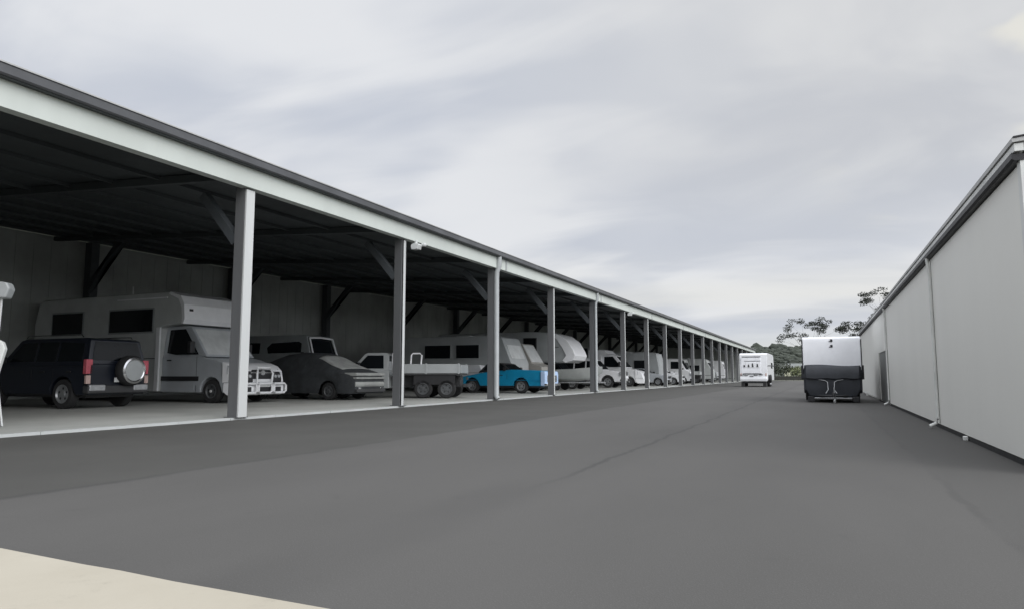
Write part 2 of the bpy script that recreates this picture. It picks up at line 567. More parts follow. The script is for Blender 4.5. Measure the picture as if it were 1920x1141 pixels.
# floodlights hanging under the beam
for y, lab in ((16.42, 'small white floodlight under the eave beam beside the second visible shed post'), (40.0, 'small white floodlight under the beam well down the shed, farther of the two floodlights')):
    fl = empty('floodlight', (-10.30, y, 4.62), 0, lab, 'floodlight', 'floodlights under the eave beam')
    MB().box(-.03, .03, -.03, .03, -.10, .0).build('bracket', M['pipe'], fl, .005)
    MB().prism([(-.10, -.26), (.10, -.26), (.14, -.14), (.10, -.10), (-.08, -.10), (-.12, -.14)], .10, 0).build('lamp_housing', M['pipe'], fl, .012)
    MB().lathe([(0, .045), (.10, .055), (.13, .03)], (.12, .12, -.12), 'x', 12).build('sensor', M['pipe'], fl, smooth_=True)

# ------------------------------------------------------------------ right hand building
rb = empty('grey_building', (1.72, 8, 0), 0, 'long low pale grey clad storage building with dark gutter on the right of the lane', 'building')


def rl(mb):
    mb.v = [(x - 1.72, y - 8, z) for x, y, z in mb.v]
    return mb


WX, RY0, RY1 = 1.72, 7.55, 38.6
panels = [7.62, 13.45, 23.05, 26.6, 38.6]
for a, b in ((7.62, 13.5), (13.5, 18.4), (18.4, 22.95), (26.6, 31.5), (31.5, 38.5)):
    mb_ = MB()
    mb_.box(WX, WX + 0.06, a + 0.006, b - 0.006, 0.07, 2.80)
    rl(mb_).build('wall_panel', M['wall'], rb, 0.003, 1)
rl(MB().box(WX, WX + .06, 22.956, 26.594, 1.62, 2.80)).build('wall_panel', M['wall'], rb)
rl(MB().box(WX + .03, WX + .07, 22.956, 26.594, 0.04, 1.62)).build('door', M['door'], rb)
rl(MB().box(WX + 0.07, 9.5, RY0 + .12, RY1 - .12, 0.0, 2.8)).build('core_wall', M['wall'], rb)
rl(MB().box(WX + .012, WX + 0.07, RY0 + .14, 22.95, 0.001, 0.068)).build('base_flashing', M['black'], rb)
rl(MB().box(WX - 0.012, WX + 0.06, 7.50, 7.615, 0.03, 2.82)).build('corner_trim', M['walltrim'], rb, .004)
gp = [(WX + .02, 2.812), (WX - .05, 2.812), (WX - .075, 2.83), (WX - .075, 2.885), (WX - .06, 2.885), (WX - .06, 2.87), (WX + .02, 2.87)]
rl(MB().box(WX - .055, WX + .02, RY0 - .08, RY1 + .08, 2.892, 2.965)).build('roof_fascia', M['walltrim'], rb, .004)
gm = MB()
n = len(gp)
gm.v = [(x, RY0 - .06, z) for x, z in gp] + [(x, RY1 + .05, z) for x, z in gp]
gm.f = [tuple(range(n)), tuple(range(2 * n - 1, n - 1, -1))] + [((k + 1) % n, k, n + k, n + (k + 1) % n) for k in range(n)]
rl(gm).build('gutter', M['black'], rb)
rl(MB().slab([(WX - .07, RY0 - .1, 2.972), (9.6, RY0 - .1, 3.75), (9.6, RY1 + .1, 3.75), (WX - .07, RY1 + .1, 2.972)], 0.035)).build('roof', M['rooftop'], rb)
rl(MB().slab([(WX - .06, RY0 - .11, 3.012), (9.6, RY0 - .11, 3.79), (9.6, RY1 + .11, 3.79), (WX - .06, RY1 + .11, 3.012)], 0.014)).build('roof_capping', M['black'], rb)
rl(MB().slab([(WX + .07, RY0 + .1, 2.8), (9.5, RY0 + .1, 2.8), (9.5, RY0 + .1, 3.7), (WX + .07, RY0 + .1, 2.94)], 0.05)).build('gable', M['wall'], rb)
for y in (13.42, 22.9):
    p = [(WX - .06, y, 2.82), (WX - .045, y, 2.68), (WX - .035, y, 2.5), (WX - .035, y, 0.16), (WX - .06, y, 0.09), (WX - .16, y - .03, 0.035)]
    rl(MB().tube(p, [.026, .026, .021, .021, .026, .03], 10)).build('downpipe', M['walltrim'], rb, smooth_=True)
    rl(MB().box(WX - .004, WX - .001, y + .03, y + .055, 0.08, 2.78)).build('joint_strip', M['black'], rb)
rl(MB().box(WX - .05, WX + .005, 11.05, 11.13, 0.0, 0.06)).build('drain_spout', M['walltrim'], rb, .01)
rl(MB().box(WX - .07, WX + .005, 34.0, 34.15, 0.0, 0.14)).build('drain_spout', M['walltrim'], rb, .01)


# ------------------------------------------------------------------ vehicle kit (+X is forward, origin on the ground)
def arches(x0, x1, zb, wheels, r, gap=0.06):
    """bottom edge from the front x1 to the rear x0 with a wheel arch at each wheel x"""
    pts = [(x1, zb)]
    for wx in sorted(wheels, reverse=True):
        ra = r + gap
        a0 = math.asin(max(-1, min(1, (zb - r) / ra)))
        for k in range(9):
            a = a0 + (pi - 2 * a0) * k / 8
            pts.append((wx + ra * cos(a), r + ra * sin(a)))
    pts.append((x0, zb))
    return pts


def wheel(root, x, y, r, wd=0.22, rim='rim', cap=False):
    s = 1 if y > 0 else -1
    t = MB().lathe([(-wd / 2, r * .62), (-wd / 2, r * .90), (-wd * .36, r * .985), (0, r), (wd * .36, r * .985), (wd / 2, r * .90), (wd / 2, r * .62), (wd * .30, r * .60)], (x, y - s * wd / 2, r), 'y', 26, s).build('wheel', M['rubber'], root, smooth_=True)
    m = MB().lathe([(wd * .28, r * .62), (wd * .50, r * .63), (wd * .52, r * .58), (wd * .36, r * .52), (wd * .34, r * .22), (wd * .50, r * .20), (wd * .52, r * .05)], (x, y - s * wd / 2, r), 'y', 22, s)
    rm = m.build('rim', M[rim], t, smooth_=True)
    b = MB()
    for k in range(5):
        an = 2 * pi * k / 5 + .3
        c, d = cos(an), sin(an)
        b.lathe([(wd * .33, r * .09), (wd * .362, r * .085)], (x + c * r * .37, y - s * wd / 2, r + d * r * .37), 'y', 8, s)
    b.build('rim_hole', M['black'], t)
    if cap:
        MB().lathe([(wd * .50, r * .13), (wd * .60, r * .10)], (x, y - s * wd / 2, r), 'y', 12, s).build('hub_cap', M['pipe'], t)
    return t


def side_panes(root, polys, yf, t=.012, name='side_window', m='glass', both=True):
    for q in polys:
        for s in ((-1, 1) if both else (-1,)):
            pp = [(x, s * (yf(x, z) - .004), z) for x, z in q]
            # orient so thickness goes outwards
            if _ny([Vector(p) for p in pp]) * s < 0:
                pp.reverse()
            MB().slab(pp, t).build(name, M[m], root)


def _ny(p):
    nrm = Vector((0, 0, 0))
    for k in range(len(p)):
        nrm += p[k].cross(p[(k + 1) % len(p)])
    return nrm.y


def _out(pp, xdir):
    nrm = Vector((0, 0, 0))
    p = [Vector(q) for q in pp]
    for k in range(len(p)):
        nrm += p[k].cross(p[(k + 1) % len(p)])
    if nrm.x * xdir < 0:
        pp.reverse()
    return pp


def end_pane(root, xb, zb, xt, zt, wb, wt, xdir, name, m='glass', t=.012, sub=.004):
    pp = _out([(xb - sub * xdir, -wb, zb), (xb - sub * xdir, wb, zb), (xt - sub * xdir, wt, zt), (xt - sub * xdir, -wt, zt)], xdir)
    return MB().slab(pp, t).build(name, M[m], root)


def lerp(a, b, t):
    return a + (b - a) * t


def plate(root, x, z, xdir, w_=.36, h=.11, m='pipe'):
    MB().box(min(x, x + .012 * xdir), max(x, x + .012 * xdir), -w_ / 2, w_ / 2, z, z + h).build('number_plate', M[m], root)


def car(name, label, cat, loc, rz, L0, L1, W, upper, wheels, r, zb, gh, belt, top, panes, paint='white', tum=.16, group=None,
        headlamp=(.22, .16, .62), taillamp=(.14, .3, .8), rim='rim', front_glass='glass', rearglass=True, roofm=None, bump='black', lamp_m='lamp', grille=True, mirrors=True):
    """upper: top side profile rear->front; gh: (base rear, top rear, top front, base front)"""
    root = empty(name, loc, rz, label, cat, group)
    hw = W / 2
    prof = [(L0, zb)] + upper + arches(L0, L1, zb, wheels, r)[0:-1]
    f = lambda x, z: hw - (.05 if z < zb + .08 else 0) - (.04 if z > belt - .12 else 0) - (0.06 if x > L1 - .25 or x < L0 + .15 else 0)
    MB().prism(prof, f).build('body', M[paint], root, .035, 3)
    # dark liner between the wheels, under the body
    MB().box(L0 + .25, L1 - .25, -hw + .26, hw - .26, r * .75, zb + .22).build('underbody', M['chassis'], root)
    br, tr, tf, bf = gh
    k = tum / (top - belt)
    g = lambda x, z: hw - .06 - max(0, (z - belt + .05)) * k
    MB().prism([(br, belt - .05), (tr, top - .04), (tr + .15, top), (tf - .2, top), (tf, top - .04), (bf, belt - .05)], g).build('cabin', M[roofm or paint], root, .03, 3)
    side_panes(root, panes, g)
    zb_, zt_ = belt + .04, top - .09
    fx = lambda z: lerp(bf, tf, (z - belt + .05) / (top - .04 - belt + .05))
    rx = lambda z: lerp(br, tr, (z - belt + .05) / (top - .04 - belt + .05))
    end_pane(root, fx(zb_), zb_, fx(zt_), zt_, g(0, zb_) - .08, g(0, zt_) - .08, 1, 'windscreen', front_glass)
    if rearglass:
        end_pane(root, rx(zb_ + .06), zb_ + .06, rx(zt_), zt_, g(0, zb_) - .12, g(0, zt_) - .12, -1, 'rear_window')
    hx = L1 - .02
    lw, lh, lz = headlamp
    for s in (-1, 1):
        MB().box(hx - .12, hx + .03, s * (hw - .14) - lw / 2, s * (hw - .14) + lw / 2, lz, lz + lh).build('headlight', M[lamp_m], root, .02)
        tw, th, tz = taillamp
        MB().box(L0 - .02, L0 + .10, s * (hw - .10) - tw / 2, s * (hw - .10) + tw / 2, tz, tz + th).build('tail_light', M['red'], root, .015)
        if mirrors:
            MB().box(bf - .42, bf - .28, s * (hw + .02) - .02, s * (hw + .02) + .16 * (1 if s > 0 else 1) - (.16 if s < 0 else 0), belt + .02, belt + .20).build('side_mirror', M['black'], root, .03)
        for px_ in [p[0][0] + .25 for p in panes]:
            MB().box(px_, px_ + .16, s * hw - .012, s * hw + .018, belt - .2, belt - .165).build('door_handle', M['black'], root, .006)
        for p in panes:
            xs = max(q[0] for q in p) + .02
            MB().box(xs, xs + .012, s * hw - .002 if s > 0 else s * hw - .003, s * hw + .003 if s > 0 else s * hw + .002, zb + .12, belt - .13).build('door_seam', M['black'], root)
    if grille:
        MB().box(L1 - .05, L1 + .012, -hw + .34, hw - .34, lz - .02, lz + lh).build('grille', M['black'], root, .01)
    if bump:
        MB().box(L1 - .12, L1 + .09, -hw + .04, hw - .04, zb + .02, zb + .22).build('front_bumper', M[bump], root, .04, 3)
        MB().box(L0 - .09, L0 + .12, -hw + .04, hw - .04, zb + .04, zb + .24).build('rear_bumper', M[bump], root, .04, 3)
    plate(root, L0 - .092, zb + .32, -1)
    plate(root, L1 + .09, zb + .08, 1)
    for wx in wheels:
        for s in (-1, 1):
            wheel(root, wx, s * (hw - .03), r, .22, rim)
    return root


# ---------------- dark four wheel drive, rear towards the lane, spare wheel on its tailgate
suv = car('black_suv', 'black four wheel drive parked tail outward, white ringed spare wheel cover on its tailgate', 'suv',
          (-18.55, 12.02, .046), pi + RD(3), -2.1, 2.25, 1.82,
          [(-2.12, .55), (-2.12, 1.12), (2.0, 1.08), (2.22, .95), (2.25, .6)], [-1.30, 1.30], .37, .34,
          (-2.10, -1.98, .55, 1.15), 1.10, 1.76,
          [[(-1.86, 1.17), (-1.82, 1.62), (-1.0, 1.66), (-1.0, 1.17)], [(-.92, 1.17), (-.92, 1.66), (-.22, 1.66), (-.22, 1.17)], [(-.14, 1.17), (-.14, 1.66), (.42, 1.64), (.85, 1.17)]],
          'navy', .14, rim='rim', taillamp=(.17, .36, .86), bump='chassis')
for s in (-1, 1):
    MB().tube([(-1.7, s * .70, 1.78), (-1.65, s * .70, 1.83), (.3, s * .70, 1.83), (.36, s * .70, 1.78)], .016, 6).build('roof_rail', M['chrome'], suv, smooth_=True)
    MB().box(-2.135, -2.06, s * .83 - .06, s * .83 + .06, .62, .83).build('reversing_light', M['amber'], suv, .012)
    MB().box(-2.20, -2.10, s * .62 - .22, s * .62 + .22, .44, .60).build('bumper_corner', M['alloy'], suv, .03)
sp = MB().lathe([(0, .36), (.05, .385), (.18, .385), (.24, .34)], (-2.15, -.22, .95), 'x', 30, -1).build('spare_wheel', M['rubber'], suv, smooth_=True)
MB().lathe([(.20, .345), (.262, .335), (.276, .29), (.262, .262), (.20, .26)], (-2.15, -.22, .95), 'x', 30, -1).build('cover_ring', M['chrome'], sp, smooth_=True)
MB().lathe([(.22, .262), (.268, .260), (.285, .18), (.29, .02)], (-2.15, -.22, .95), 'x', 30, -1).build('cover_disc', M['midgrey'], sp, smooth_=True)


# ---------------- coachbuilt motorhome
def motorhome(name, label, cat, loc, rz, length=8.3, cab='silver', box='offwhite', front='white', luton=True, windows=((-7.2, -5.7), (-4.45, -2.5)), top=3.30, group=None):
    """x = 0 at the cab nose, body runs back to -length"""
    rt = empty(name, loc, rz, label, cat, group)
    W = 2.0
    hw = W / 2
    bh = 1.12
    r = .355
    wx = [-1.05]
    prof = [(-3.15, .30), (-3.15, 1.42), (-1.62, 1.42), (-1.05, 1.33), (-.22, 1.10), (-.06, .96), (0, .62), (-.02, .34)] + arches(-3.15, -.02, .30, wx, r, .07)[1:-1]
    MB().prism(prof, lambda x, z: hw - (.09 if x > -.3 else 0) - (.03 if z < .36 else 0)).build('body', M[cab], rt, .04, 3)
    k = .12
    g = lambda x, z: hw - .03 - max(0, z - 1.42) * k
    MB().prism([(-3.15, 1.38), (-3.15, 2.36), (-2.25, 2.36), (-2.1, 2.33), (-1.28, 1.40)], g).build('cabin', M[cab], rt, .03, 3)
    side_panes(rt, [[(-2.98, 1.52), (-2.98, 2.24), (-2.32, 2.26), (-1.62, 1.46), (-2.6, 1.46)]], g)
    fx = lambda z: lerp(-1.28, -2.1, (z - 1.40) / .93)
    end_pane(rt, fx(1.46), 1.46, fx(2.26), 2.26, g(0, 1.46) - .08, g(0, 2.26) - .08, 1, 'windscreen', 'glasslit' if luton else 'glass')
    MB().box(-3.16, -1.55, -hw - .012, hw + .012, .66, .80).build('side_moulding', M['black'], rt)
    for s in (-1, 1):
        MB().box(-3.12, -1.72, s * (hw + .006) - .006, s * (hw + .006) + .006, .32, .64).build('door_sill', M[cab], rt, .004)
        MB().box(-2.92, -2.74, s * hw - .02, s * hw + .028, 1.27, 1.31).build('door_handle', M['black'], rt, .006)
        MB().box(-1.66, -1.648, s * hw - .003, s * hw + .003, .34, 1.40).build('door_seam', M['black'], rt)
        mr = MB().box(-1.80, -1.66, s * 1.16 - .09, s * 1.16 + .09, 1.50, 1.86).build('side_mirror', M['black'], rt, .03)
        MB().tube([(-1.72, s * .92, 1.5), (-1.72, s * 1.1, 1.56)], .02, 6).build('mirror_arm', M['black'], mr)
        MB().slab(_out([(-.44, s * (hw - .03), .86), (-.05, s * (hw - .22), .82), (-.10, s * (hw - .26), 1.02), (-.42, s * (hw - .03), 1.12)], 1), .03).build('headlight', M['lamp'], rt, .01)
    MB().prism([(-.60, .60), (-.62, 1.225), (-.24, 1.115), (-.07, .975), (.012, .62)], lambda x, z: hw - (.07 if x > -.3 else -.006)).build('front_panel', M[front], rt, .03, 3)  # whiter than the silver cab, daylight on the nose put into the paint
    if luton:
        MB().prism([(-2.80, top + .004), (-2.32, top - .145), (-2.145, top - .42), (-2.105, 2.55), (-2.17, 2.405), (-2.26, 2.41), (-2.24, 2.6), (-2.28, top - .5), (-2.42, top - .25), (-2.85, top - .08)], lambda x, z: bh + .008).build('lit_front_cap', M['white'], rt, .02)  # whiter shell over the coach front, light from the opening put into its colour
        for s in (-1, 1):
            MB().prism([(-.16, .60), (-.18, .98), (-.02, .94), (.05, .76), (.055, .62)], .19, s * .60).build('headlight_surround', M['black'], rt, .03)
            for yy in (.53, .68):
                MB().lathe([(.0, .060), (.03, .050)], (.02, s * yy, .80), 'x', 14).build('headlight_lens', M['lamp'], rt)
        bar = M['white']
        for y0_, y1_ in ((-.88, -.36), (-.28, .28), (.36, .88)):
            q = [(.14, y0_ + .06, .30), (.15, y0_, .36), (.15, y0_, .52), (.14, y0_ + .06, .58), (.14, y1_ - .06, .58), (.15, y1_, .52), (.15, y1_, .36), (.14, y1_ - .06, .30), (.14, y0_ + .06, .30)]
            MB().tube(q, .038, 8).build('bull_bar', bar, rt, smooth_=True)
        MB().tube([(.10, -.30, .58), (.12, -.33, .9), (.06, -.24, 1.06), (.06, .24, 1.06), (.12, .33, .9), (.10, .30, .58)], .032, 8).build('bull_bar_hoop', bar, rt, smooth_=True)
    MB().box(-.05, .03, -.42, .42, .72, 1.00).build('grille', M['black'], rt, .03)
    MB().box(.0, .035, -.50, .50, .895, .925).build('grille_bar', M['chrome'], rt, .005)
    MB().lathe([(.02, .09), (.05, .075)], (-.0, 0, .91), 'x', 16).build('grille_badge', M['chrome'], rt)
    MB().prism([(-.55, .34), (-.55, .60), (.02, .60), (.08, .52), (.08, .34), (.0, .24), (-.4, .24)], lambda x, z: hw - (.12 if x > -.1 else -.01)).build('front_bumper', M[front], rt, .03)
    for yy in (-.62, .62, 0):
        MB().box(.06, .088, yy - (.12 if yy else .30), yy + (.12 if yy else .30), .34, .48).build('air_intake', M['black'], rt, .01)
    plate(rt, .09, .49, 1)
    # coach body
    ra = -length + 2.1
    bp = [(-length, .45), (-length - .02, 2.6), (-length + .12, top - .1), (-length + .35, top), (-2.9, top)]
    if luton:
        bp += [(-2.75, top - .03), (-2.32, top - .16), (-2.16, top - .42), (-2.12, 2.56), (-2.18, 2.42), (-3.0, 2.37), (-3.16, 2.30)]
    else:
        bp += [(-2.6, top - .3), (-2.3, 2.42), (-3.0, 2.37), (-3.16, 2.30)]
    bp += [(-3.16, .32)]
    bp += arches(-length, -3.16, .34, [ra], .36, .07)[1:]
    MB().prism(bp, lambda x, z: bh - (.05 if z > top - .12 else 0)).build('coach_body', M[box], rt, .05, 3)
    for a, b in windows:
        for s in (-1, 1):
            fr = MB().box(a - .06, b + .06, s * (bh + .007) - .008, s * (bh + .007) + .008, 2.20 - .05, 2.90 + .05).build('window', M['greyvan'], rt, .01)
            MB().box(a, b, s * (bh + .018) - .01, s * (bh + .018) + .01, 2.20, 2.90).build('pane', M['glass'], fr, .01)
    MB().box(-length, -3.25, -bh - .008, bh + .008, 1.34, 1.365).build('side_trim', M['black'], rt)
    for s in (-1, 1):
        MB().box(-4.2, -3.75, s * (bh + .006) - .008, s * (bh + .006) + .008, .50, .98).build('locker_door', M['chassis'], rt)
        MB().box(-3.30, -3.12, s * (bh + .005) - .03, s * (bh + .005) + .03, .34, 2.32).build('corner_post', M[front], rt, .015)
        if luton:
            MB().box(-2.16, -2.10, s * .88 - .06, s * .88 + .06, 2.80, 2.87).build('marker_light', M['black'], rt)
            MB().box(-5.2, -2.9, s * (bh) - .01, s * (bh) + .02, top - .2, top - .16).build('awning_rail', M['white'], rt)
    MB().box(-5.3, -4.7, -.3, .3, top - .005, top + .14).build('roof_vent', M['offwhite'], rt, .03)
    MB().tube([(-4.9, -.8, top - .02), (-4.9, -.8, top + .3)], .018, 6).build('aerial', M['pipe'], rt)
    MB().box(-length + .2, -2.8, -bh + .3, bh - .3, .3, .5).build('chassis', M['chassis'], rt)
    for s in (-1, 1):
        wheel(rt, -1.05, s * (hw - .02), r, .23, 'darkrim', True)
        wheel(rt, ra, s * (bh - .06), r, .25, 'darkrim')
        MB().box(-length - .03, -length + .03, s * .95 - .07, s * .95 + .07, .7, 1.1).build('tail_light', M['red'], rt)
    return rt


motorhome('motorhome', 'large motorhome with silver cab and two dark side windows, behind the nearest post', 'motorhome',
          (-15.75, 16.40, .046), 0, 9.4, windows=((-8.4, -6.85), (-5.5, -3.5)), top=3.42)

# ---------------- fastback car under a dark cover
cc = empty('covered_car', (-14.25, 19.85, .046), RD(-1), 'low dark car under a fitted charcoal cover with pale folds over its nose', 'car')
cp = [(-4.5, .22), (-4.52, .85), (-4.1, 1.28), (-3.55, 1.54), (-2.9, 1.62), (-1.75, 1.60), (-1.2, 1.38), (-.55, 1.06), (-.05, .93), (.05, .62), (0, .22)]
def spline(p, n=4):
    o = [p[0]]
    for k in range(1, len(p) - 2):
        for t_ in range(n):
            t = t_ / n
            a, b, c, d = p[k - 1], p[k], p[k + 1], p[k + 2]
            o.append(tuple(.5 * (2 * b[q] + (c[q] - a[q]) * t + (2 * a[q] - 5 * b[q] + 4 * c[q] - d[q]) * t * t + (3 * b[q] - a[q] - 3 * c[q] + d[q]) * t ** 3) for q in (0, 1)))
    return o + [p[-2], p[-1]]


cp = spline(cp)
def cover_section(x):
    # roof line, shoulder height, shoulder half width, roof half width
    pr = [(-4.5, .98, .80, .70, .50), (-4.3, 1.16, .86, .82, .58), (-3.8, 1.40, .92, .89, .60), (-3.2, 1.57, .95, .91, .62), (-2.6, 1.63, .96, .92, .62), (-1.9, 1.60, .96, .92, .62), (-1.45, 1.45, .95, .92, .64), (-1.0, 1.22, .94, .92, .70), (-.55, 1.05, .90, .91, .72), (-.2, .97, .82, .87, .68), (0.02, .86, .70, .80, .62)]
    for a, b in zip(pr[:-1], pr[1:]):
        if a[0] <= x <= b[0]:
            t = (x - a[0]) / (b[0] - a[0])
            return tuple(lerp(a[q], b[q], t) for q in range(1, 5))
    return pr[-1][1:]


def cover_pts(x, off=0.0):
    zr, zs_, ws, wr = cover_section(x)
    arch = 0
    for wx in (-3.6, -1.05):
        d = abs(x - wx)
        if d < .36:
            arch = max(arch, math.sqrt(.36 ** 2 - d ** 2))
    zb_ = .22 + max(0, arch + .30 - .22) * (1 if arch > 0 else 0)
    half = [(ws - .03, zb_), (ws + .01, lerp(zb_, zs_, .35)), (ws + .015, lerp(zb_, zs_, .7)), (ws, zs_ + off), (lerp(ws, wr, .35), lerp(zs_, zr, .42) + off), (lerp(ws, wr, .75), lerp(zs_, zr, .82) + off), (wr * .82, lerp(zs_, zr, .965) + off), (wr * .45, zr + .012 + off)]
    wr_ = [(x + .02 * sin(z * 9 + y * 5), y + .008 * sin(x * 9 + z * 14), z) for y, z in half]
    return [(x, -y, z) for (_, y, z) in wr_] + [(x, y, z) for (_, y, z) in reversed(wr_)]


def loft(xs, off=0.0, j0=0, j1=16, close=True):
    mb = MB()
    n_ = j1 - j0
    for x in xs:
        mb.v += cover_pts(x, off)[j0:j1]
    for a in range(len(xs) - 1):
        for k in range(n_ - 1):
            mb.f.append((a * n_ + k, a * n_ + k + 1, (a + 1) * n_ + k + 1, (a + 1) * n_ + k))
    if close:
        mb.f.append(tuple(range(n_)))
        mb.f.append(tuple((len(xs) - 1) * n_ + k for k in range(n_ - 1, -1, -1)))
    return mb


loft([-4.5 + .113 * k for k in range(41)]).build('car_cover', M['cover'], cc, smooth_=True)
wf = loft([-1.62 + .09 * k for k in range(13)], .012, 5, 11, False).build('windscreen_fold', M['coverpale'], cc, smooth_=True)
tk_ = wf.modifiers.new('thick', 'SOLIDIFY')
tk_.thickness = .01
for z0, z1, x1, mm in ((.80, .92, .09, 'coverpale'), (.70, .77, .10, 'coverpale'), (.44, .62, .07, 'coverpale')):
    MB().prism([(-.55, z0), (-.55, z1), (x1 - .04, z1), (x1, (z0 + z1) / 2), (x1 - .04, z0)], lambda x, z: .80 + (.08 if x < -.3 else 0)).build('nose_band', M[mm], cc, .035)
MB().prism([(-.35, .22), (-.35, .40), (.10, .38), (.12, .26)], .80).build('front_bumper', M['chassis'], cc, .03)
for s in (-1, 1):
    MB().box(.02, .085, s * .60 - .07, s * .60 + .07, .33, .43).build('fog_light', M['chrome'], cc, .02)
    for xx in (-3.6, -1.05):
        wheel(cc, xx, s * .87, .30, .20, 'darkrim')
MB().tube([(-2.15, -.74, 1.32), (-2.10, -.82, 1.16), (-2.08, -.88, 1.02), (-2.03, -.82, 1.16)], .018, 6).build('tie_strap', M['pipe'], cc, smooth_=True)

# ---------------- grey camper van behind it
cv = car('camper_van', 'dull grey camper van with rounded side window and white edged windscreen, behind the covered car', 'van',
         (-20.0, 22.75, .046), RD(2), -3.2, 1.45, 1.9, [(-3.22, .6), (-3.2, 1.55), (1.2, 1.55), (1.45, 1.35), (1.47, .6)], [-2.2, .75], .34, .32,
         (-3.18, -3.05, 1.10, 1.42), 1.55, 2.45, [[(-.75, 1.72), (-.82, 1.95), (-.6, 2.13), (.75, 2.18), (.90, 2.10), (.90, 1.74)], [(-2.6, 1.72), (-2.6, 2.15), (-1.2, 2.15), (-1.2, 1.72)]],
         'greyvan', .10, headlamp=(.2, .2, .75))
for q in ([(1.45, -.78, 1.62), (1.22, -.74, 2.32)], [(1.22, -.74, 2.32), (1.2, 0, 2.36), (1.22, .74, 2.32)], [(1.45, .78, 1.62), (1.22, .74, 2.32)]):
    MB().tube(q, .035, 8).build('windscreen_surround', M['white'], cv, smooth_=True)


# ---------------- flat tray truck, nose into the shed
def tray_truck(name, label, cat, loc, rz, cabm='midgrey', traym='midgrey', group=None):
    rt = empty(name, loc, rz, label, cat, group)
    # x=0 tail, +X forward
    prof = [(2.65, .36), (2.65, 1.02), (4.05, 1.02), (4.75, .90), (4.88, .5), (4.85, .30)] + arches(2.65, 4.85, .30, [4.35], .36, .05)[1:-1]
    MB().prism(prof, lambda x, z: .88 - (.08 if x > 4.9 else 0)).build('body', M[cabm], rt, .04, 3)
    g = lambda x, z: .86 - max(0, z - 1.0) * .25
    MB().prism([(2.68, .98), (2.72, 1.62), (2.85, 1.66), (3.50, 1.66), (3.60, 1.62), (4.15, .98)], g).build('cabin', M[cabm], rt, .03, 3)
    side_panes(rt, [[(2.86, 1.08), (2.90, 1.56), (3.50, 1.56), (3.92, 1.08)]], g)
    fx = lambda z: lerp(4.15, 3.6, (z - .98) / .64)
    end_pane(rt, fx(1.06), 1.06, fx(1.56), 1.56, .74, .64, 1, 'windscreen')
    end_pane(rt, 2.70, 1.1, 2.72, 1.55, .66, .58, -1, 'rear_window')
    for s in (-1, 1):
        MB().box(2.9, 3.08, s * .88 - .01, s * .88 + .02, .88, .92).build('door_handle', M['black'], rt)
        MB().box(3.72, 3.86, s * .98 - .08, s * .98 + .08, 1.1, 1.3).build('side_mirror', M['black'], rt, .02)
        MB().box(4.76, 4.87, s * .7 - .14, s * .7 + .14, .62, .78).build('headlight', M['lamp'], rt, .02)
        MB().box(-.03, .03, s * .82 - .1, s * .82 + .1, .66, .76).build('tail_light', M['chassis'], rt)
    MB().box(4.8, 5.0, -.84, .84, .34, .56).build('front_bumper', M['black'], rt, .03)
    # tray with drop sides
    tr = MB().box(.0, 2.5, -.98, .98, .84, .90).build('tray', M['chassis'], rt, .01)
    for s in (-1, 1):
        MB().box(.02, 2.48, s * .98 - .018, s * .98 + .018, .905, 1.24).build('drop_side', M[traym], tr, .012)
        for xx in (.06, 1.25, 2.44):
            MB().box(xx - .03, xx + .03, s * 1.005 - .008, s * 1.005 + .012, .88, 1.27).build('side_stake', M[traym], tr)
    MB().box(-.02, .018, -.95, .95, .905, 1.22).build('tail_board', M[traym], tr, .012)
    MB().tube([(2.52, -.85, .9), (2.52, -.85, 1.62), (2.50, -.75, 1.68), (2.50, .75, 1.68), (2.52, .85, 1.62), (2.52, .85, .9)], .035, 8).build('headboard_frame', M['white'], tr, smooth_=True)
    lpts = [(1.45, .96, 1.24), (1.43, .96, 1.56), (1.48, .96, 1.62), (1.75, .96, 1.62), (1.81, .96, 1.56), (1.83, .96, 1.24)]
    MB().tube(lpts, .03, 8).build('load_hoop', M['white'], tr, smooth_=True)
    MB().box(.1, 4.6, -.42, .42, .42, .82).build('chassis', M['chassis'], rt)
    MB().box(-.22, -.02, -.6, .6, .40, .52).build('rear_bumper', M['chassis'], rt, .02)
    for s in (-1, 1):
        MB().slab([(1.72, s * .92, .5), (.20, s * .92, .5), (.20, s * .92, .83), (1.72, s * .92, .83)], .02).build('mudguard', M['black'], rt)
        for xx in (.52, 1.38, 4.35):
            wheel(rt, xx, s * .94, .34, .22, 'darkrim')
    return rt


tray_truck('tray_truck', 'grey twin axle tray truck with drop sides and white headboard hoop, nosed into the shed', 'truck', (-12.33, 23.15, .046), pi + RD(20))


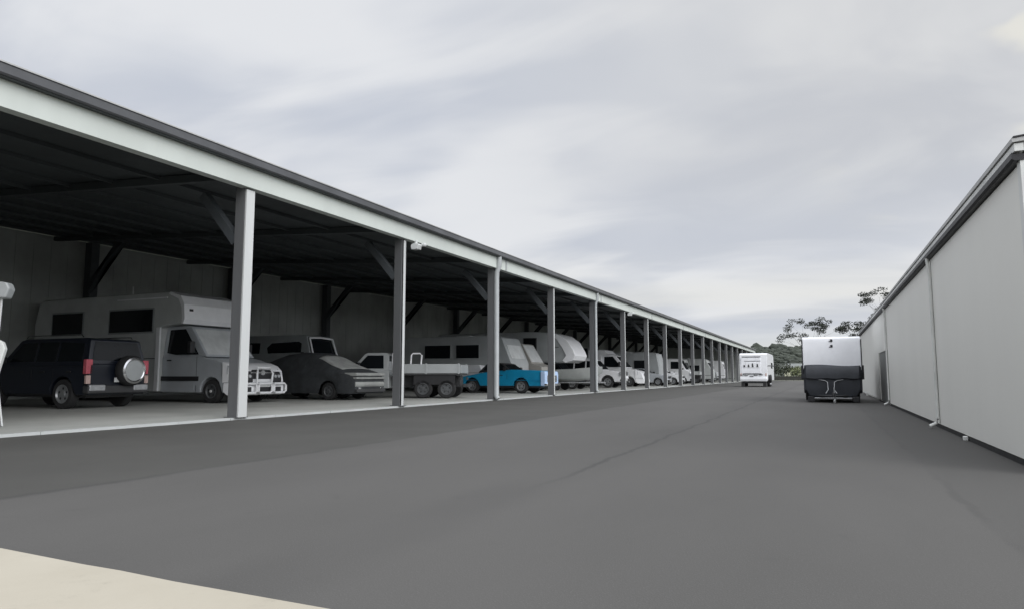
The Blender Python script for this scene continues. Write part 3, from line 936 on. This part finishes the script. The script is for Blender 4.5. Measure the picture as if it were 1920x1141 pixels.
# ---------------- caravans
def caravan(name, label, loc, rz, Lc, W, H, zb, paint, wins, door=None, front_slope=.35, rear_slope=.1, wheels=(-.35, .45), r=.33, drawbar=True, front_win=True, group=None, cat='caravan', endwin='glass', winz=(1.35, 2.0)):
    rt = empty(name, loc, rz, label, cat, group)
    hl, hw = Lc / 2, W / 2
    prof = [(-hl, zb), (-hl, zb + .5), (-hl + rear_slope, H - .12), (-hl + rear_slope + .18, H), (hl - front_slope - .35, H), (hl - front_slope - .1, H - .10), (hl, lerp(zb, H, .42)), (hl, zb + .15), (hl - .12, zb)]
    prof += arches(-hl, hl - .12, zb, list(wheels), r, .07)[1:-1]
    MB().prism(prof, lambda x, z: hw - (.03 if z > H - .15 else 0)).build('body', M[paint], rt, .06, 3)
    z0, z1 = winz
    for a, b in wins:
        for s in (-1, 1):
            fr = MB().box(a - .05, b + .05, s * (hw + .006) - .008, s * (hw + .006) + .008, z0 - .05, z1 + .05).build('window', M['midgrey'], rt, .01)
            MB().box(a, b, s * (hw + .018) - .01, s * (hw + .018) + .01, z0, z1).build('pane', M['glass'], fr, .01)
    if door:
        d = MB().box(door, door + .65, -hw - .014, -hw + .01, zb + .12, 1.95).build('door', M['midgrey'], rt, .01)
        MB().box(door + .54, door + .6, -hw - .04, -hw - .01, 1.05, 1.15).build('handle', M['black'], d)
    MB().box(-hl + .02, hl - .02, -hw - .006, hw + .006, zb + .38, zb + .42).build('side_trim', M['chassis'], rt)
    if front_win:
        t0, t1 = .18, .72
        xa, za = hl, lerp(zb, H, .42)
        xb, zb2 = hl - front_slope - .1, H - .10
        MB().slab(_out([(lerp(xa, xb, t0), -hw * .75, lerp(za, zb2, t0)), (lerp(xa, xb, t0), hw * .75, lerp(za, zb2, t0)), (lerp(xa, xb, t1), hw * .75, lerp(za, zb2, t1)), (lerp(xa, xb, t1), -hw * .75, lerp(za, zb2, t1))], 1), .02).build('front_window', M[endwin], rt)
    MB().box(-.4, .4, -.35, .35, H - .01, H + .10).build('roof_hatch', M['offwhite'], rt, .03)
    MB().box(-hl + .1, hl - .3, -hw + .3, hw - .3, zb - .1, zb + .1).build('chassis', M['chassis'], rt)
    if drawbar:
        for s in (-1, 1):
            MB().tube([(hl - .3, s * .5, zb + .02), (hl + 1.1, 0, zb + .02)], .045, 6).build('drawbar', M['chassis'], rt)
        MB().tube([(hl + .8, .12, zb + .35), (hl + .8, .12, .12)], .03, 8).build('jockey_wheel', M['alloy'], rt)
    for s in (-1, 1):
        for wx in wheels:
            wheel(rt, wx, s * (hw - .02), r, .2, 'rim')
        MB().box(-hl - .02, -hl + .03, s * (hw - .2) - .12, s * (hw - .2) + .12, zb + .2, zb + .34).build('tail_light', M['red'], rt)
    return rt


caravan('caravan', 'long dull grey caravan with twin dark side windows, behind the grey tray truck', (-17.6, 33.2, .046), 0, 6.4, 2.3, 2.85, .45, 'midgrey', [(-1.85, -.30), (.05, 1.38)], None, .45, winz=(1.72, 2.4), endwin='glasslit')

# ---------------- blue classic car, nose to the lane
bc = car('blue_classic_car', 'bright blue classic sedan with pale bumper, dark roof and long boot, nose toward the lane', 'classic car',
         (-13.9, 30.5, .046), 0, -2.35, 2.2, 1.80,
         [(-2.38, .50), (-2.35, .72), (-1.6, .84), (-.9, .96), (-.3, 1.02), (.6, 1.10), (2.05, 1.05), (2.18, .98), (2.2, .62)], [-1.45, 1.08], .335, .34,
         (-1.15, -.75, .10, .62), 1.02, 1.42,
         [[(-.88, 1.07), (-.70, 1.35), (-.30, 1.36), (-.30, 1.07)], [(-.24, 1.07), (-.24, 1.36), (.05, 1.34), (.36, 1.07)]],
         'blue', .14, headlamp=(.20, .17, .74), roofm='black', bump=None, taillamp=(.2, .14, .58))
MB().prism([(2.06, .36), (2.06, 1.02), (2.25, 1.02), (2.29, .92), (2.29, .40), (2.24, .34)], .87).build('front_panel', M['paleblue'], bc, .03)
MB().box(2.26, 2.31, -.62, .62, .52, .84).build('radiator_grille', M['chrome'], bc, .02)
MB().box(2.24, 2.40, -.88, .88, .36, .46).build('front_bumper', M['chrome'], bc, .03)
MB().box(-2.48, -2.34, -.86, .86, .36, .48).build('rear_bumper', M['chrome'], bc, .03)
MB().box(-2.2, 2.05, -.905, .905, .60, .615).build('side_strip', M['blue'], bc)

wb = empty('box_trailer', (-16.35, 31.95, .046), RD(0), 'small white lidded box trailer standing behind the blue classic car', 'trailer')
MB().prism([(-.9, .5), (-.95, 1.0), (-.85, 1.36), (.45, 1.36), (.62, .95), (.6, .5)], .42).build('body', M['white'], wb, .05, 3)
MB().box(-.9, .58, -.43, .43, .96, .975).build('lid_seam', M['black'], wb)
MB().tube([(.55, 0, .48), (1.2, 0, .46)], .03, 6).build('drawbar', M['chassis'], wb)
MB().box(-.8, .5, -.3, .3, .34, .5).build('chassis', M['chassis'], wb)
for s in (-1, 1):
    wheel(wb, -.15, s * .5, .26, .14, 'rim')

# ---------------- beige motor caravan behind the blue car
rv = car('beige_camper', 'beige grey high roofed camper with pale reflecting windscreen beside the blue classic car', 'camper van',
         (-16.1, 36.0, .046), 0, -3.4, 2.2, 1.96, [(-3.42, .6), (-3.4, 1.55), (1.4, 1.55), (2.15, 1.30), (2.22, .6)], [-2.4, 1.35], .34, .34,
         (-3.38, -3.25, .95, 1.60), 1.52, 2.6, [[(-.1, 1.66), (-.1, 2.38), (.50, 2.38), (.95, 1.66)], [(-2.2, 1.7), (-2.2, 2.4), (-.5, 2.4), (-.5, 1.7)]],
         'tan', .10, front_glass='glasslit', headlamp=(.26, .24, .8))

# ---------------- white gooseneck caravan
gc = empty('gooseneck_caravan', (-12.85, 38.5, .046), 0, 'tall white gooseneck caravan with a bulging rounded nose hanging over a boat', 'caravan')
gp = [(-9.0, .55), (-9.0, 3.2), (-8.8, 3.36), (-2.6, 3.36), (-1.65, 3.30), (-.95, 3.12), (-.45, 2.75), (-.12, 2.25), (0, 1.95), (-.12, 1.72), (-.55, 1.58), (-1.4, 1.56), (-2.5, 1.56), (-3.4, 1.56), (-3.42, .55)] + arches(-9, -3.42, .55, [-6.9, -5.9], .36, .08)[1:-1]
MB().prism(gp, lambda x, z: 1.14 - (.10 if x > -.3 else 0)).build('body', M['midgrey'], gc, .07, 3)
MB().prism([(-1.62, 3.325), (-.93, 3.145), (-.42, 2.77), (-.09, 2.26), (.03, 1.95), (-.10, 1.69), (-.55, 1.545), (-.75, 1.66), (-.52, 1.95), (-.78, 2.45), (-1.1, 2.9)], lambda x, z: 1.155 - (.08 if x > -.3 else 0)).build('nose_cap', M['white'], gc, .03)
for a, b, z0, z1 in ((-3.1, -2.35, 2.30, 2.95), (-5.6, -4.6, 1.9, 2.6)):
    for s in (-1, 1):
        fr = MB().box(a - .05, b + .05, s * 1.146 - .008, s * 1.146 + .008, z0 - .05, z1 + .05).build('window', M['black'], gc, .01)
        MB().box(a, b, s * 1.158 - .01, s * 1.158 + .01, z0, z1).build('pane', M['glass'], fr, .01)
MB().box(-1.3, -.95, -1.165, 1.165, 2.42, 2.45).build('nose_trim', M['black'], gc)
MB().box(-2.2, -2.0, -.15, .15, .75, 1.56).build('hitch_post', M['chassis'], gc)
MB().box(-8.8, -3.6, -.8, .8, .4, .56).build('chassis', M['chassis'], gc)
for s in (-1, 1):
    MB().tube([(-3.0, s * .8, 1.56), (-3.0, s * .8, .05)], .05, 8).build('landing_leg', M['chassis'], gc)
    for xx in (-6.9, -5.9):
        wheel(gc, xx, s * 1.1, .36, .22, 'rim')

# ---------------- aluminium boat on a trailer under the gooseneck nose
bt = empty('boat', (-12.9, 37.1, .046), RD(0), 'pale grey open aluminium boat on its trailer, below the gooseneck nose', 'boat')
hull = MB()
sec = []
for x, hb, ht, zk, zt in ((-2.1, .55, .85, .50, 1.12), (-1.0, .60, .92, .48, 1.14), (.2, .55, .90, .50, 1.18), (1.1, .35, .70, .60, 1.25), (1.75, .02, .10, .95, 1.32)):
    sec.append([(x, -ht, zt), (x, -hb, zk + .16), (x, 0, zk), (x, hb, zk + .16), (x, ht, zt), (x, ht * .93, zt), (x, hb * .85, zk + .3), (x, -hb * .85, zk + .3), (x, -ht * .93, zt)])
for sc_ in sec:
    hull.v += sc_
nn_ = 9
for a in range(len(sec) - 1):
    for k in range(nn_):
        hull.f.append((a * nn_ + k, a * nn_ + (k + 1) % nn_, (a + 1) * nn_ + (k + 1) % nn_, (a + 1) * nn_ + k))
hull.f.append(tuple(range(nn_)))
hull.build('hull', M['offwhite'], bt, smooth_=True)
MB().box(-2.3, -2.12, -.2, .2, .55, 1.5).build('outboard_motor', M['black'], bt, .05)
MB().box(-2.0, 1.9, -.04, .04, .40, .48).build('trailer_beam', M['alloy'], bt)
for s in (-1, 1):
    MB().tube([(-.6, s * .5, .44), (1.9, s * .05, .44)], .03, 6).build('drawbar', M['alloy'], bt)
    wheel(bt, -.7, s * .82, .27, .16, 'darkrim')

# dark ute behind the gooseneck nose
car('dark_ute', 'black ute parked in the shadow under the gooseneck caravan nose', 'ute', (-15.4, 40.9, .046), 0, -2.6, 2.3, 1.82,
    [(-2.62, .55), (-2.6, 1.05), (.9, 1.08), (2.05, .98), (2.3, .85), (2.32, .55)], [-1.7, 1.45], .37, .36, (-.55, -.35, .35, .95), 1.06, 1.72,
    [[(-.30, 1.14), (-.25, 1.60), (.35, 1.60), (.62, 1.14)]], 'navy', .14, headlamp=(.28, .18, .72))

# ---------------- white four wheel drive
car('white_suv', 'white four wheel drive with dark side glass filling the bay behind the fifth visible post', 'suv', (-14.7, 46.5, .046), 0, -2.4, 2.35, 1.88,
    [(-2.42, .6), (-2.4, 1.22), (.9, 1.22), (2.0, 1.10), (2.3, .95), (2.36, .6)], [-1.45, 1.35], .40, .40, (-2.38, -2.15, .35, 1.05), 1.20, 1.92,
    [[(-2.0, 1.27), (-1.95, 1.80), (-1.1, 1.82), (-1.1, 1.27)], [(-1.0, 1.27), (-1.0, 1.82), (-.25, 1.82), (-.25, 1.27)], [(-.15, 1.27), (-.15, 1.82), (.3, 1.80), (.75, 1.27)]], 'white', .16, headlamp=(.34, .24, .84))
caravan('caravan', 'low off white caravan behind the white four wheel drive', (-18.6, 43.6, .046), 0, 5.2, 2.2, 2.5, .4, 'offwhite', [(-1.2, -.2), (.5, 1.6)], None, .5, drawbar=False, winz=(1.4, 2.0))
# farther vehicles
motorhome('cab_over_truck', 'white motorhome with sloping front and black windscreen, next bay beyond the white four wheel drive', 'motorhome', (-12.25, 52.1, .046), 0, 6.4, cab='white', box='white', luton=False, windows=((-5.6, -4.2),), top=2.75)
caravan('caravan', 'square grey caravan with a black window at its left, midway down the shed', (-15.6, 59.4, .046), 0, 6.0, 2.3, 2.75, .45, 'midgrey', [(.9, 2.2)], None, .12, winz=(1.3, 2.1), endwin='midgrey')
car('silver_sedan', 'low silver sedan in front of the square grey caravan', 'car', (-13.6, 57.2, .046), 0, -2.2, 2.1, 1.76, [(-2.22, .5), (-2.15, .92), (-1.2, .98), (1.0, .95), (1.95, .82), (2.1, .5)], [-1.3, 1.3], .31, .26,
    (-1.75, -1.0, .1, .95), .95, 1.40, [[(-1.2, 1.0), (-.95, 1.33), (-.35, 1.34), (-.35, 1.0)], [(-.28, 1.0), (-.28, 1.34), (.1, 1.33), (.6, 1.0)]], 'silver', .2)
motorhome('motorhome', 'off white motorhome with overcab bed and arched dark cab, past the square grey caravan', 'motorhome', (-12.4, 64.9, .046), 0, 6.9, cab='offwhite', windows=((-6.0, -4.8), (-4.3, -3.5)), top=3.0)
car('white_sedan', 'small white hatchback beside the far overcab motorhome', 'car', (-13.3, 62.2, .046), 0, -2.0, 2.0, 1.72, [(-2.02, .5), (-1.98, 1.0), (1.0, .98), (1.85, .85), (2.0, .5)], [-1.25, 1.25], .31, .26,
    (-1.95, -1.55, .1, .95), .98, 1.48, [[(-1.45, 1.03), (-1.3, 1.40), (-.45, 1.42), (-.45, 1.03)], [(-.36, 1.03), (-.36, 1.42), (.1, 1.40), (.6, 1.03)]], 'white', .18)
car('white_van', 'tall white van with black windscreen, far down the shed', 'van', (-14.2, 70.6, .046), 0, -2.8, 2.3, 1.95, [(-2.82, .5), (-2.8, 1.4), (1.6, 1.4), (2.2, 1.2), (2.32, .5)], [-1.8, 1.45], .34, .30,
    (-2.78, -2.7, 1.2, 1.85), 1.38, 2.45, [[(.3, 1.48), (.3, 2.2), (1.0, 2.2), (1.45, 1.48)], [(-1.5, 1.5), (-1.5, 2.2), (-.1, 2.2), (-.1, 1.5)]], 'white', .10, headlamp=(.3, .24, .8))
tray_truck('tray_truck', 'pale tray truck far down the shed beyond the tall white van', 'truck', (-12.0, 76.5, .046), pi, 'offwhite', 'offwhite')
caravan('caravan', 'plain off white caravan behind the far pale tray truck', (-17.0, 79.2, .046), 0, 6.5, 2.3, 2.7, .45, 'offwhite', [(-1.6, -.5), (.4, 1.7)], None, .3)
caravan('caravan', 'off white caravan with sloping front near the far end of the shed', (-14.9, 84.0, .046), 0, 6.2, 2.3, 2.75, .45, 'offwhite', [(-1.6, -.5), (.4, 1.7)], None, .6)
car('grey_van', 'mid grey van between two pale caravans at the far end', 'van', (-14.2, 88.9, .046), 0, -2.8, 2.3, 1.95, [(-2.82, .5), (-2.8, 1.4), (1.6, 1.4), (2.2, 1.2), (2.32, .5)], [-1.8, 1.45], .34, .30,
    (-2.78, -2.7, 1.2, 1.85), 1.38, 2.35, [[(.3, 1.48), (.3, 2.15), (1.0, 2.15), (1.45, 1.48)]], 'midgrey', .10)
caravan('caravan', 'last pale caravan at the far end of the shed', (-14.9, 95.5, .046), 0, 6.2, 2.3, 2.75, .45, 'white', [(-1.6, -.5), (.4, 1.7)], None, .3)

# ------------------------------------------------------------------ lane: covered camper trailer by the right building
ct = empty('camper_trailer', (0.245, 24.8, 0), -pi / 2, 'white camper trailer with dark vinyl lower cover, drawbar toward the camera, beside the grey wall', 'trailer')
# local +X = towards the camera, local +Y = world +X
MB().prism([(-4.3, .30), (-4.3, 2.02), (-4.1, 2.14), (-.22, 2.13), (-.03, 2.08), (0, 1.95), (0, .98), (-4.3, .98)][1:], lambda x, z: .865).build('body', M['trailerwhite'], ct, .03, 3)
MB().prism([(-4.3, .30), (-4.3, .975), (-.02, .975), (-.02, .40), (-.15, .30)] + arches(-4.3, -.15, .30, [-2.2], .33, .07)[1:-1], lambda x, z: .86).build('lower_body', M['guard'], ct, .03, 3)
for s in (-1, 1):
    MB().box(-.10, .012, s * .872 - .014, s * .872 + .014, .95, 2.03).build('edge_trim', M['black'], ct, .004)
    MB().box(-4.2, -.05, s * .87 - .006, s * .87 + .01, .92, .97).build('side_trim', M['black'], ct)
cvm = MB()
nx = 12
zs = [1.20, 1.12, 1.0, .86, .78, .74]
for a in range(nx + 1):
    y = -.93 + 1.86 * a / nx
    for b, z in enumerate(zs):
        sag = .03 * sin(a * 1.7) * (.2 if b in (0,) else 1)
        xx = .03 + (.10 if b in (2, 3, 4) else (.05 if b == 1 else .02)) + .015 * sin(a * 2.3 + b)
        if a in (0, nx):
            xx = -.12
        cvm.v.append((xx, y, z + (0.025 * sin(a * .52) if b == 0 else sag * .4)))
for a in range(nx):
    for b in range(len(zs) - 1):
        i = a * len(zs) + b
        cvm.f.append((i, i + 1, i + 1 + len(zs), i + len(zs)))
cvo = cvm.build('front_cover', M['guard'], ct, smooth_=True)
sm = cvo.modifiers.new('thick', 'SOLIDIFY')
sm.thickness = .015
MB().prism([(-.25, .14), (-.25, .80), (.06, .78), (.05, .45), (-.02, .20)], lambda x, z: .82 - (.12 if z < .3 else 0)).build('lower_cover', M['guard'], ct, .04, 3)
for s in (-1, 1):
    MB().tube([(.07, s * .20 - .05, .72), (.11, s * .10 - .05, .66), (.16, s * .09 - .05, .42), (.22, s * .16 - .05, .30)], .014, 8).build('cover_strap', M['alloy'], ct, smooth_=True)
    MB().tube([(.06, s * .36 - .05, .74), (.10, s * .18 - .05, .71)], .014, 8).build('strap_hook', M['alloy'], ct, smooth_=True)
    MB().tube([(-.1, s * .45, .22), (.85, 0, .24)], .03, 8).build('drawbar', M['chassis'], ct)
    MB().box(-.16, .02, s * .66 - .10, s * .66 + .10, .02, .20).build('stabiliser_foot', M['black'], ct, .02)
    wheel(ct, -2.2, s * .86, .33, .2, 'rim')
MB().box(-.12, .10, -.55, .55, .135, .165).build('step_bar', M['alloy'], ct, .008)
MB().tube([(.62, .03, .50), (.62, .03, .10)], .022, 10).build('jockey_post', M['alloy'], ct, smooth_=True)
MB().lathe([(-.03, .055), (-.02, .07), (.02, .07), (.03, .055)], (.62, .03, .07), 'y', 14).build('jockey_wheel', M['pipe'], ct, smooth_=True)
MB().lathe([(0, .05), (.10, .045), (.14, .02)], (.85, 0, .21), 'z', 12).build('hitch_coupling', M['black'], ct, smooth_=True)
for z in (1.98, 1.80):
    MB().box(-.01, .022, -.02, .05, z, z + .06).build('latch', M['black'], ct, .006)
    MB().box(-.01, .016, -.06, .05, z - .02, z).build('hinge', M['black'], ct, .004)
MB().box(-.01, .02, .60, .68, .55, .72).build('front_marker', M['alloy'], ct, .01)

# lane: white caravan farther on
fc = empty('white_caravan', (-5.0, 57.1, 0), -pi / 2 - RD(1.5), 'white caravan parked in the lane beside the far shed posts, rear hatch facing the camera', 'caravan')
MB().prism([(-5.4, .5), (-5.35, 2.4), (-5.1, 2.58), (-1.0, 2.63), (-.18, 2.60), (-.06, 2.50), (0, 1.3), (0, .52)] + arches(-5.4, 0, .48, [-2.9, -2.1], .33, .07)[1:-1], lambda x, z: 1.03 - (.04 if z > 2.5 else 0)).build('body', M['white'], fc, .06, 3)
MB().box(-.05, .03, -.90, .55, 1.05, 2.25).build('rear_hatch', M['trailerwhite'], fc, .02)
for z in (2.32, 1.98):
    MB().box(-.04, .05, -.82 + (2.3 - z) * .5, .55, z, z + .03).build('hatch_hinge', M['chassis'], fc)
MB().box(.0, .045, -.55, .45, 1.46, 1.86).build('rear_panel', M['white'], fc, .01)
for yy, hh in ((-.72, .18), (-.40, .2), (-.1, .3), (.25, .25)):
    MB().slab([(.05, yy, 1.52), (.05, yy + .14, 1.52), (.05, yy + .10, 1.52 + hh), (.05, yy + .02, 1.52 + hh)], .012).build('vent_mark', M['chassis'], fc)
MB().box(-.02, .05, -.75, .6, .98, 1.02).build('hatch_seal', M['chassis'], fc)
MB().prism([(-.25, .42), (-.25, .78), (.10, .78), (.14, .6), (.10, .42)], 1.0).build('rear_bumper', M['white'], fc, .05, 3)
for yy, a in ((-.85, .05), (-.55, 0), (-.15, -.05), (.15, .02), (.55, .06)):
    MB().box(.10, .15, yy - .13, yy + .16, .84 + a, .90 + a).build('bumper_strap', M['black'], fc, .01)
MB().box(-5.0, -.06, -.8, .8, .28, .46).build('chassis', M['chassis'], fc)
for s in (-1, 1):
    MB().box(-.5, .02, s * .80 - .12, s * .80 + .12, .0, .40).build('corner_steady', M['rubber'], fc, .03)
    MB().box(-.0, .035, s * .92 - .05, s * .92 + .05, .84, 1.05).build('tail_light', M['amber'], fc, .01)
    MB().box(-4.2, -3.2, s * 1.035 - .01, s * 1.035 + .01, 1.45, 1.9).build('side_window', M['glass'], fc)
    for xx in (-2.9, -2.1):
        wheel(fc, xx, s * 1.02, .33, .22, 'rim')
MB().lathe([(0, .30), (.1, .33), (.2, .3)], (-.75, 1.05, .62), 'y', 20).build('spare_wheel', M['rubber'], fc, smooth_=True)
MB().tube([(-.2, 1.05, 1.62), (-.2, 1.55, 1.60)], .04, 6).build('side_arm', M['black'], fc)

# ------------------------------------------------------------------ lamp stand at the left edge of the shed
ls = empty('lamp_stand', (-12.19, 6.84, .046), RD(35), 'white metal lamp stand with grey lamp head at the extreme left of the shed front', 'lamp')
MB().tube([(-.18, 0, .02), (.16, 0, .02), (.06, 0, .62), (0, 0, .70)], .016, 8).build('stand_foot', M['pipe'], ls, smooth_=True)
MB().tube([(-.16, -.03, .02), (-.06, 0, .62), (0, 0, .72)], .016, 8).build('stand_foot', M['pipe'], ls, smooth_=True)
MB().tube([(0, 0, .68), (0, 0, 1.3), (.02, 0, 2.15)], .02, 8).build('pole', M['pipe'], ls, smooth_=True)
MB().prism([(-.10, .72), (.02, .70), (.14, 1.25), (.10, 1.36), (-.02, 1.42), (-.10, 1.36)], .05).build('control_panel', M['walltrim'], ls, .02)
MB().prism([(-.14, 2.06), (.12, 2.06), (.17, 2.22), (.12, 2.32), (-.10, 2.34), (-.17, 2.24)], .11).build('lamp_head', M['midgrey'], ls, .03)

# ------------------------------------------------------------------ distance: hill, forest, shrubs, house, fence, trees
def hill_h(x):
    return 21.5 - x * 0.055 + 2.2 * sin(x * .021) + 1.2 * sin(x * .063 + 1)


hm = MB()
XS = [-700 + 20 * i for i in range(71)]
YS = [330 + 20 * j for j in range(26)]
for yv in YS:
    for xv in XS:
        t = max(0, min(1, (yv - 330) / 270))
        t2 = 1 if yv <= 600 else max(0, 1 - (yv - 600) / 260)
        hh = max(8, min(46, hill_h(xv)))
        hm.v.append((xv, yv, -.5 + hh * (t * t * (3 - 2 * t)) * t2 ** .5 + (random.uniform(-.3, .3) if t > 0 else 0)))
for j in range(len(YS) - 1):
    for i in range(len(XS) - 1):
        a = j * len(XS) + i
        hm.f.append((a, a + 1, a + 1 + len(XS), a + len(XS)))
tag(hm.build('hill', M['forest'], smooth_=True), kind='structure')


def leafcloud(mb, c, rad, n, size, rng, shell=.45):
    for _ in range(n):
        while True:
            p = Vector((rng.uniform(-1, 1), rng.uniform(-1, 1), rng.uniform(-1, 1)))
            if shell < p.length < 1:
                break
        q = Vector((c[0] + p.x * rad[0], c[1] + p.y * rad[1], c[2] + p.z * rad[2]))
        u = Vector((rng.gauss(0, 1), rng.gauss(0, 1), rng.gauss(0, 1))).normalized()
        v = u.cross(Vector((rng.gauss(0, 1), rng.gauss(0, 1), rng.gauss(0, 1)))).normalized()
        s = size * rng.uniform(.6, 1.4)
        mb.poly([q - u * s, q - v * s * .6, q + u * s, q + v * s * .6])


rng = random.Random(3)
_b = bmesh.new()
bmesh.ops.create_icosphere(_b, subdivisions=2, radius=1)
_b.verts.index_update()
ICO = ([tuple(v.co) for v in _b.verts], [tuple(v.index for v in f.verts) for f in _b.faces])
_b.free()
fm = MB()
for _ in range(2600):
    x = rng.uniform(-330, 260)
    yv = 340 + 265 * rng.random() ** .45
    t = max(0, min(1, (yv - 330) / 270))
    z = -.5 + max(8, min(46, hill_h(x))) * (t * t * (3 - 2 * t))
    if yv > 560:
        big = 1.0 + (.9 if rng.random() < .08 else 0)
    else:
        big = .8
    s = rng.uniform(1.2, 2.4) * big
    bmv, bmf = ICO
    i0 = len(fm.v)
    sx, sy_, sz = s * rng.uniform(1.0, 1.7), s * 1.3, s * rng.uniform(.8, 1.3)
    for p in bmv:
        jt = rng.uniform(.72, 1.25)
        fm.v.append((x + p[0] * sx * jt, yv + p[1] * sy_ * jt, z + s * .35 + p[2] * sz * jt))
    fm.f += [tuple(i0 + k for k in f) for f in bmf]
tag(fm.build('forest', M['forest']), 'dark green wooded ridge behind the sheds', 'forest', kind='stuff')


def shrub(c, rad, m, label, n=260, size=.16, name='shrub', group='shrubs beyond the lane'):
    rt = empty(name, (c[0], c[1], 0), 0, label, 'shrub', group)
    mb = MB()
    leafcloud(mb, (0, 0, c[2]), rad, n, size, rng, .2)
    for _ in range(4):
        leafcloud(mb, (rng.uniform(-.6, .6) * rad[0], 0, c[2] + rng.uniform(.1, .6) * rad[2]), tuple(r_ * .5 for r_ in rad), n // 4, size, rng, .2)
    mb.build('foliage', M[m], rt)
    sm_ = MB()
    for k in range(4):
        sm_.tube([(0, 0, 0), (rng.uniform(-.5, .5) * rad[0], rng.uniform(-.3, .3), c[2])], [.06, .02], 5)
    sm_.build('stem', M['bark'], rt)


shrub((-8.9, 142, 1.8), (2.1, 1.6, 1.7), 'leafdark', 'dark rounded shrub just right of the far white caravan')
shrub((-6.6, 141, 1.7), (1.6, 1.5, 1.5), 'leaf', 'mid green shrub between the dark shrub and the cream house')
shrub((-4.4, 140, 1.4), (1.5, 1.4, 1.3), 'leafpale', 'pale yellow green shrub in front of the cream house')
shrub((-2.2, 139, 1.4), (1.2, 1.2, 1.2), 'leaf', 'green shrub at the left edge of the camper trailer')
shrub((-13.0, 146, 2.2), (2.6, 2, 2.1), 'leaf', 'wide shrub partly behind the far white caravan', 340)
hs = empty('cream_house', (-2.5, 158, 0), 0, 'small cream house with pale roof seen between the caravan and the camper trailer', 'house')
MB().box(-5.0, 5.0, -3, 3, 0, 2.35).build('wall', M['cream'], hs)
MB().prism([(-5.6, 2.35), (-4.4, 3.35), (4.4, 3.35), (5.6, 2.35)], 3.5).build('roof', M['midgrey'], hs)
for xx in (-3.6, -1.0, 2.2):
    f_ = MB().box(xx, xx + 1.3, -3.06, -2.98, .8, 1.9).build('window', M['offwhite'], hs)
    MB().box(xx + .1, xx + 1.2, -3.09, -3.05, .9, 1.8).build('pane', M['glass'], f_)
ff = empty('boundary_fence', (0, 136, 0), 0, 'low dark timber fence closing the end of the lane', 'fence')
MB().box(-24, 14, -.03, .03, .05, .75).build('fence_boards', M['fence'], ff)
for k in range(15):
    MB().box(-24 + k * 2.7, -23.88 + k * 2.7, .03, .14, 0, .85).build('fence_post', M['fence'], ff)


def tree(name, label, base, height, seed, spread=1.0, leaves=80, tuft=.21, depth=4, crown_from=.45):
    r2 = random.Random(seed)
    rt = empty(name, base, 0, label, 'tree', 'sparse trees behind the trailer')
    tk = MB()
    cr = MB()
    lf = MB()

    def grow(p, d, ln, rad, lev):
        pts, rs = [p], [rad]
        q = p.copy()
        dd = d.copy()
        for k in range(4):
            dd = (dd + Vector((r2.gauss(0, .22), r2.gauss(0, .22), r2.gauss(0.05, .12)))).normalized()
            q = q + dd * ln / 4
            pts.append(q.copy())
            rs.append(rad * (1 - .13 * (k + 1)))
        (tk if lev == 0 else cr).tube(pts, rs, 6 if lev < 2 else 4)
        if lev >= depth:
            leafcloud(lf, q, (tuft * 2.2, tuft * 2.2, tuft * 1.2), leaves, tuft * .32, r2, .0)
            return
        for k in range(3 if lev < 2 else 2):
            an = r2.uniform(0, 2 * pi)
            tilt = r2.uniform(.45, .95) * spread
            side = Vector((cos(an), sin(an), 0))
            nd = (dd * cos(tilt) + side * sin(tilt)).normalized()
            grow(q if k < 2 else pts[-2], nd, ln * r2.uniform(.58, .78), rs[-1] * .72, lev + 1)
    grow(Vector((0, 0, 0)), Vector((0, 0, 1)), height * crown_from, height * .042, 0)
    tk.build('trunk', M['bark'], rt, smooth_=True)
    c = cr.build('crown', M['bark'], rt, smooth_=True)
    lf.build('leaf_tufts', M['leafdark'], c)


tree('gum_tree', 'sparse twisted tree rising above the left half of the white camper trailer', (-.5, 75, 0), 4.9, 11, .68, crown_from=.55)
tree('gum_tree', 'thin open tree rising above the right half of the white camper trailer', (2.3, 74, 0), 5.2, 8, .72, crown_from=.55)
tree('gum_tree', 'small bare tree whose top shows over the grey building roof edge', (5.0, 76, 0), 6.4, 23, .6, crown_from=.55)
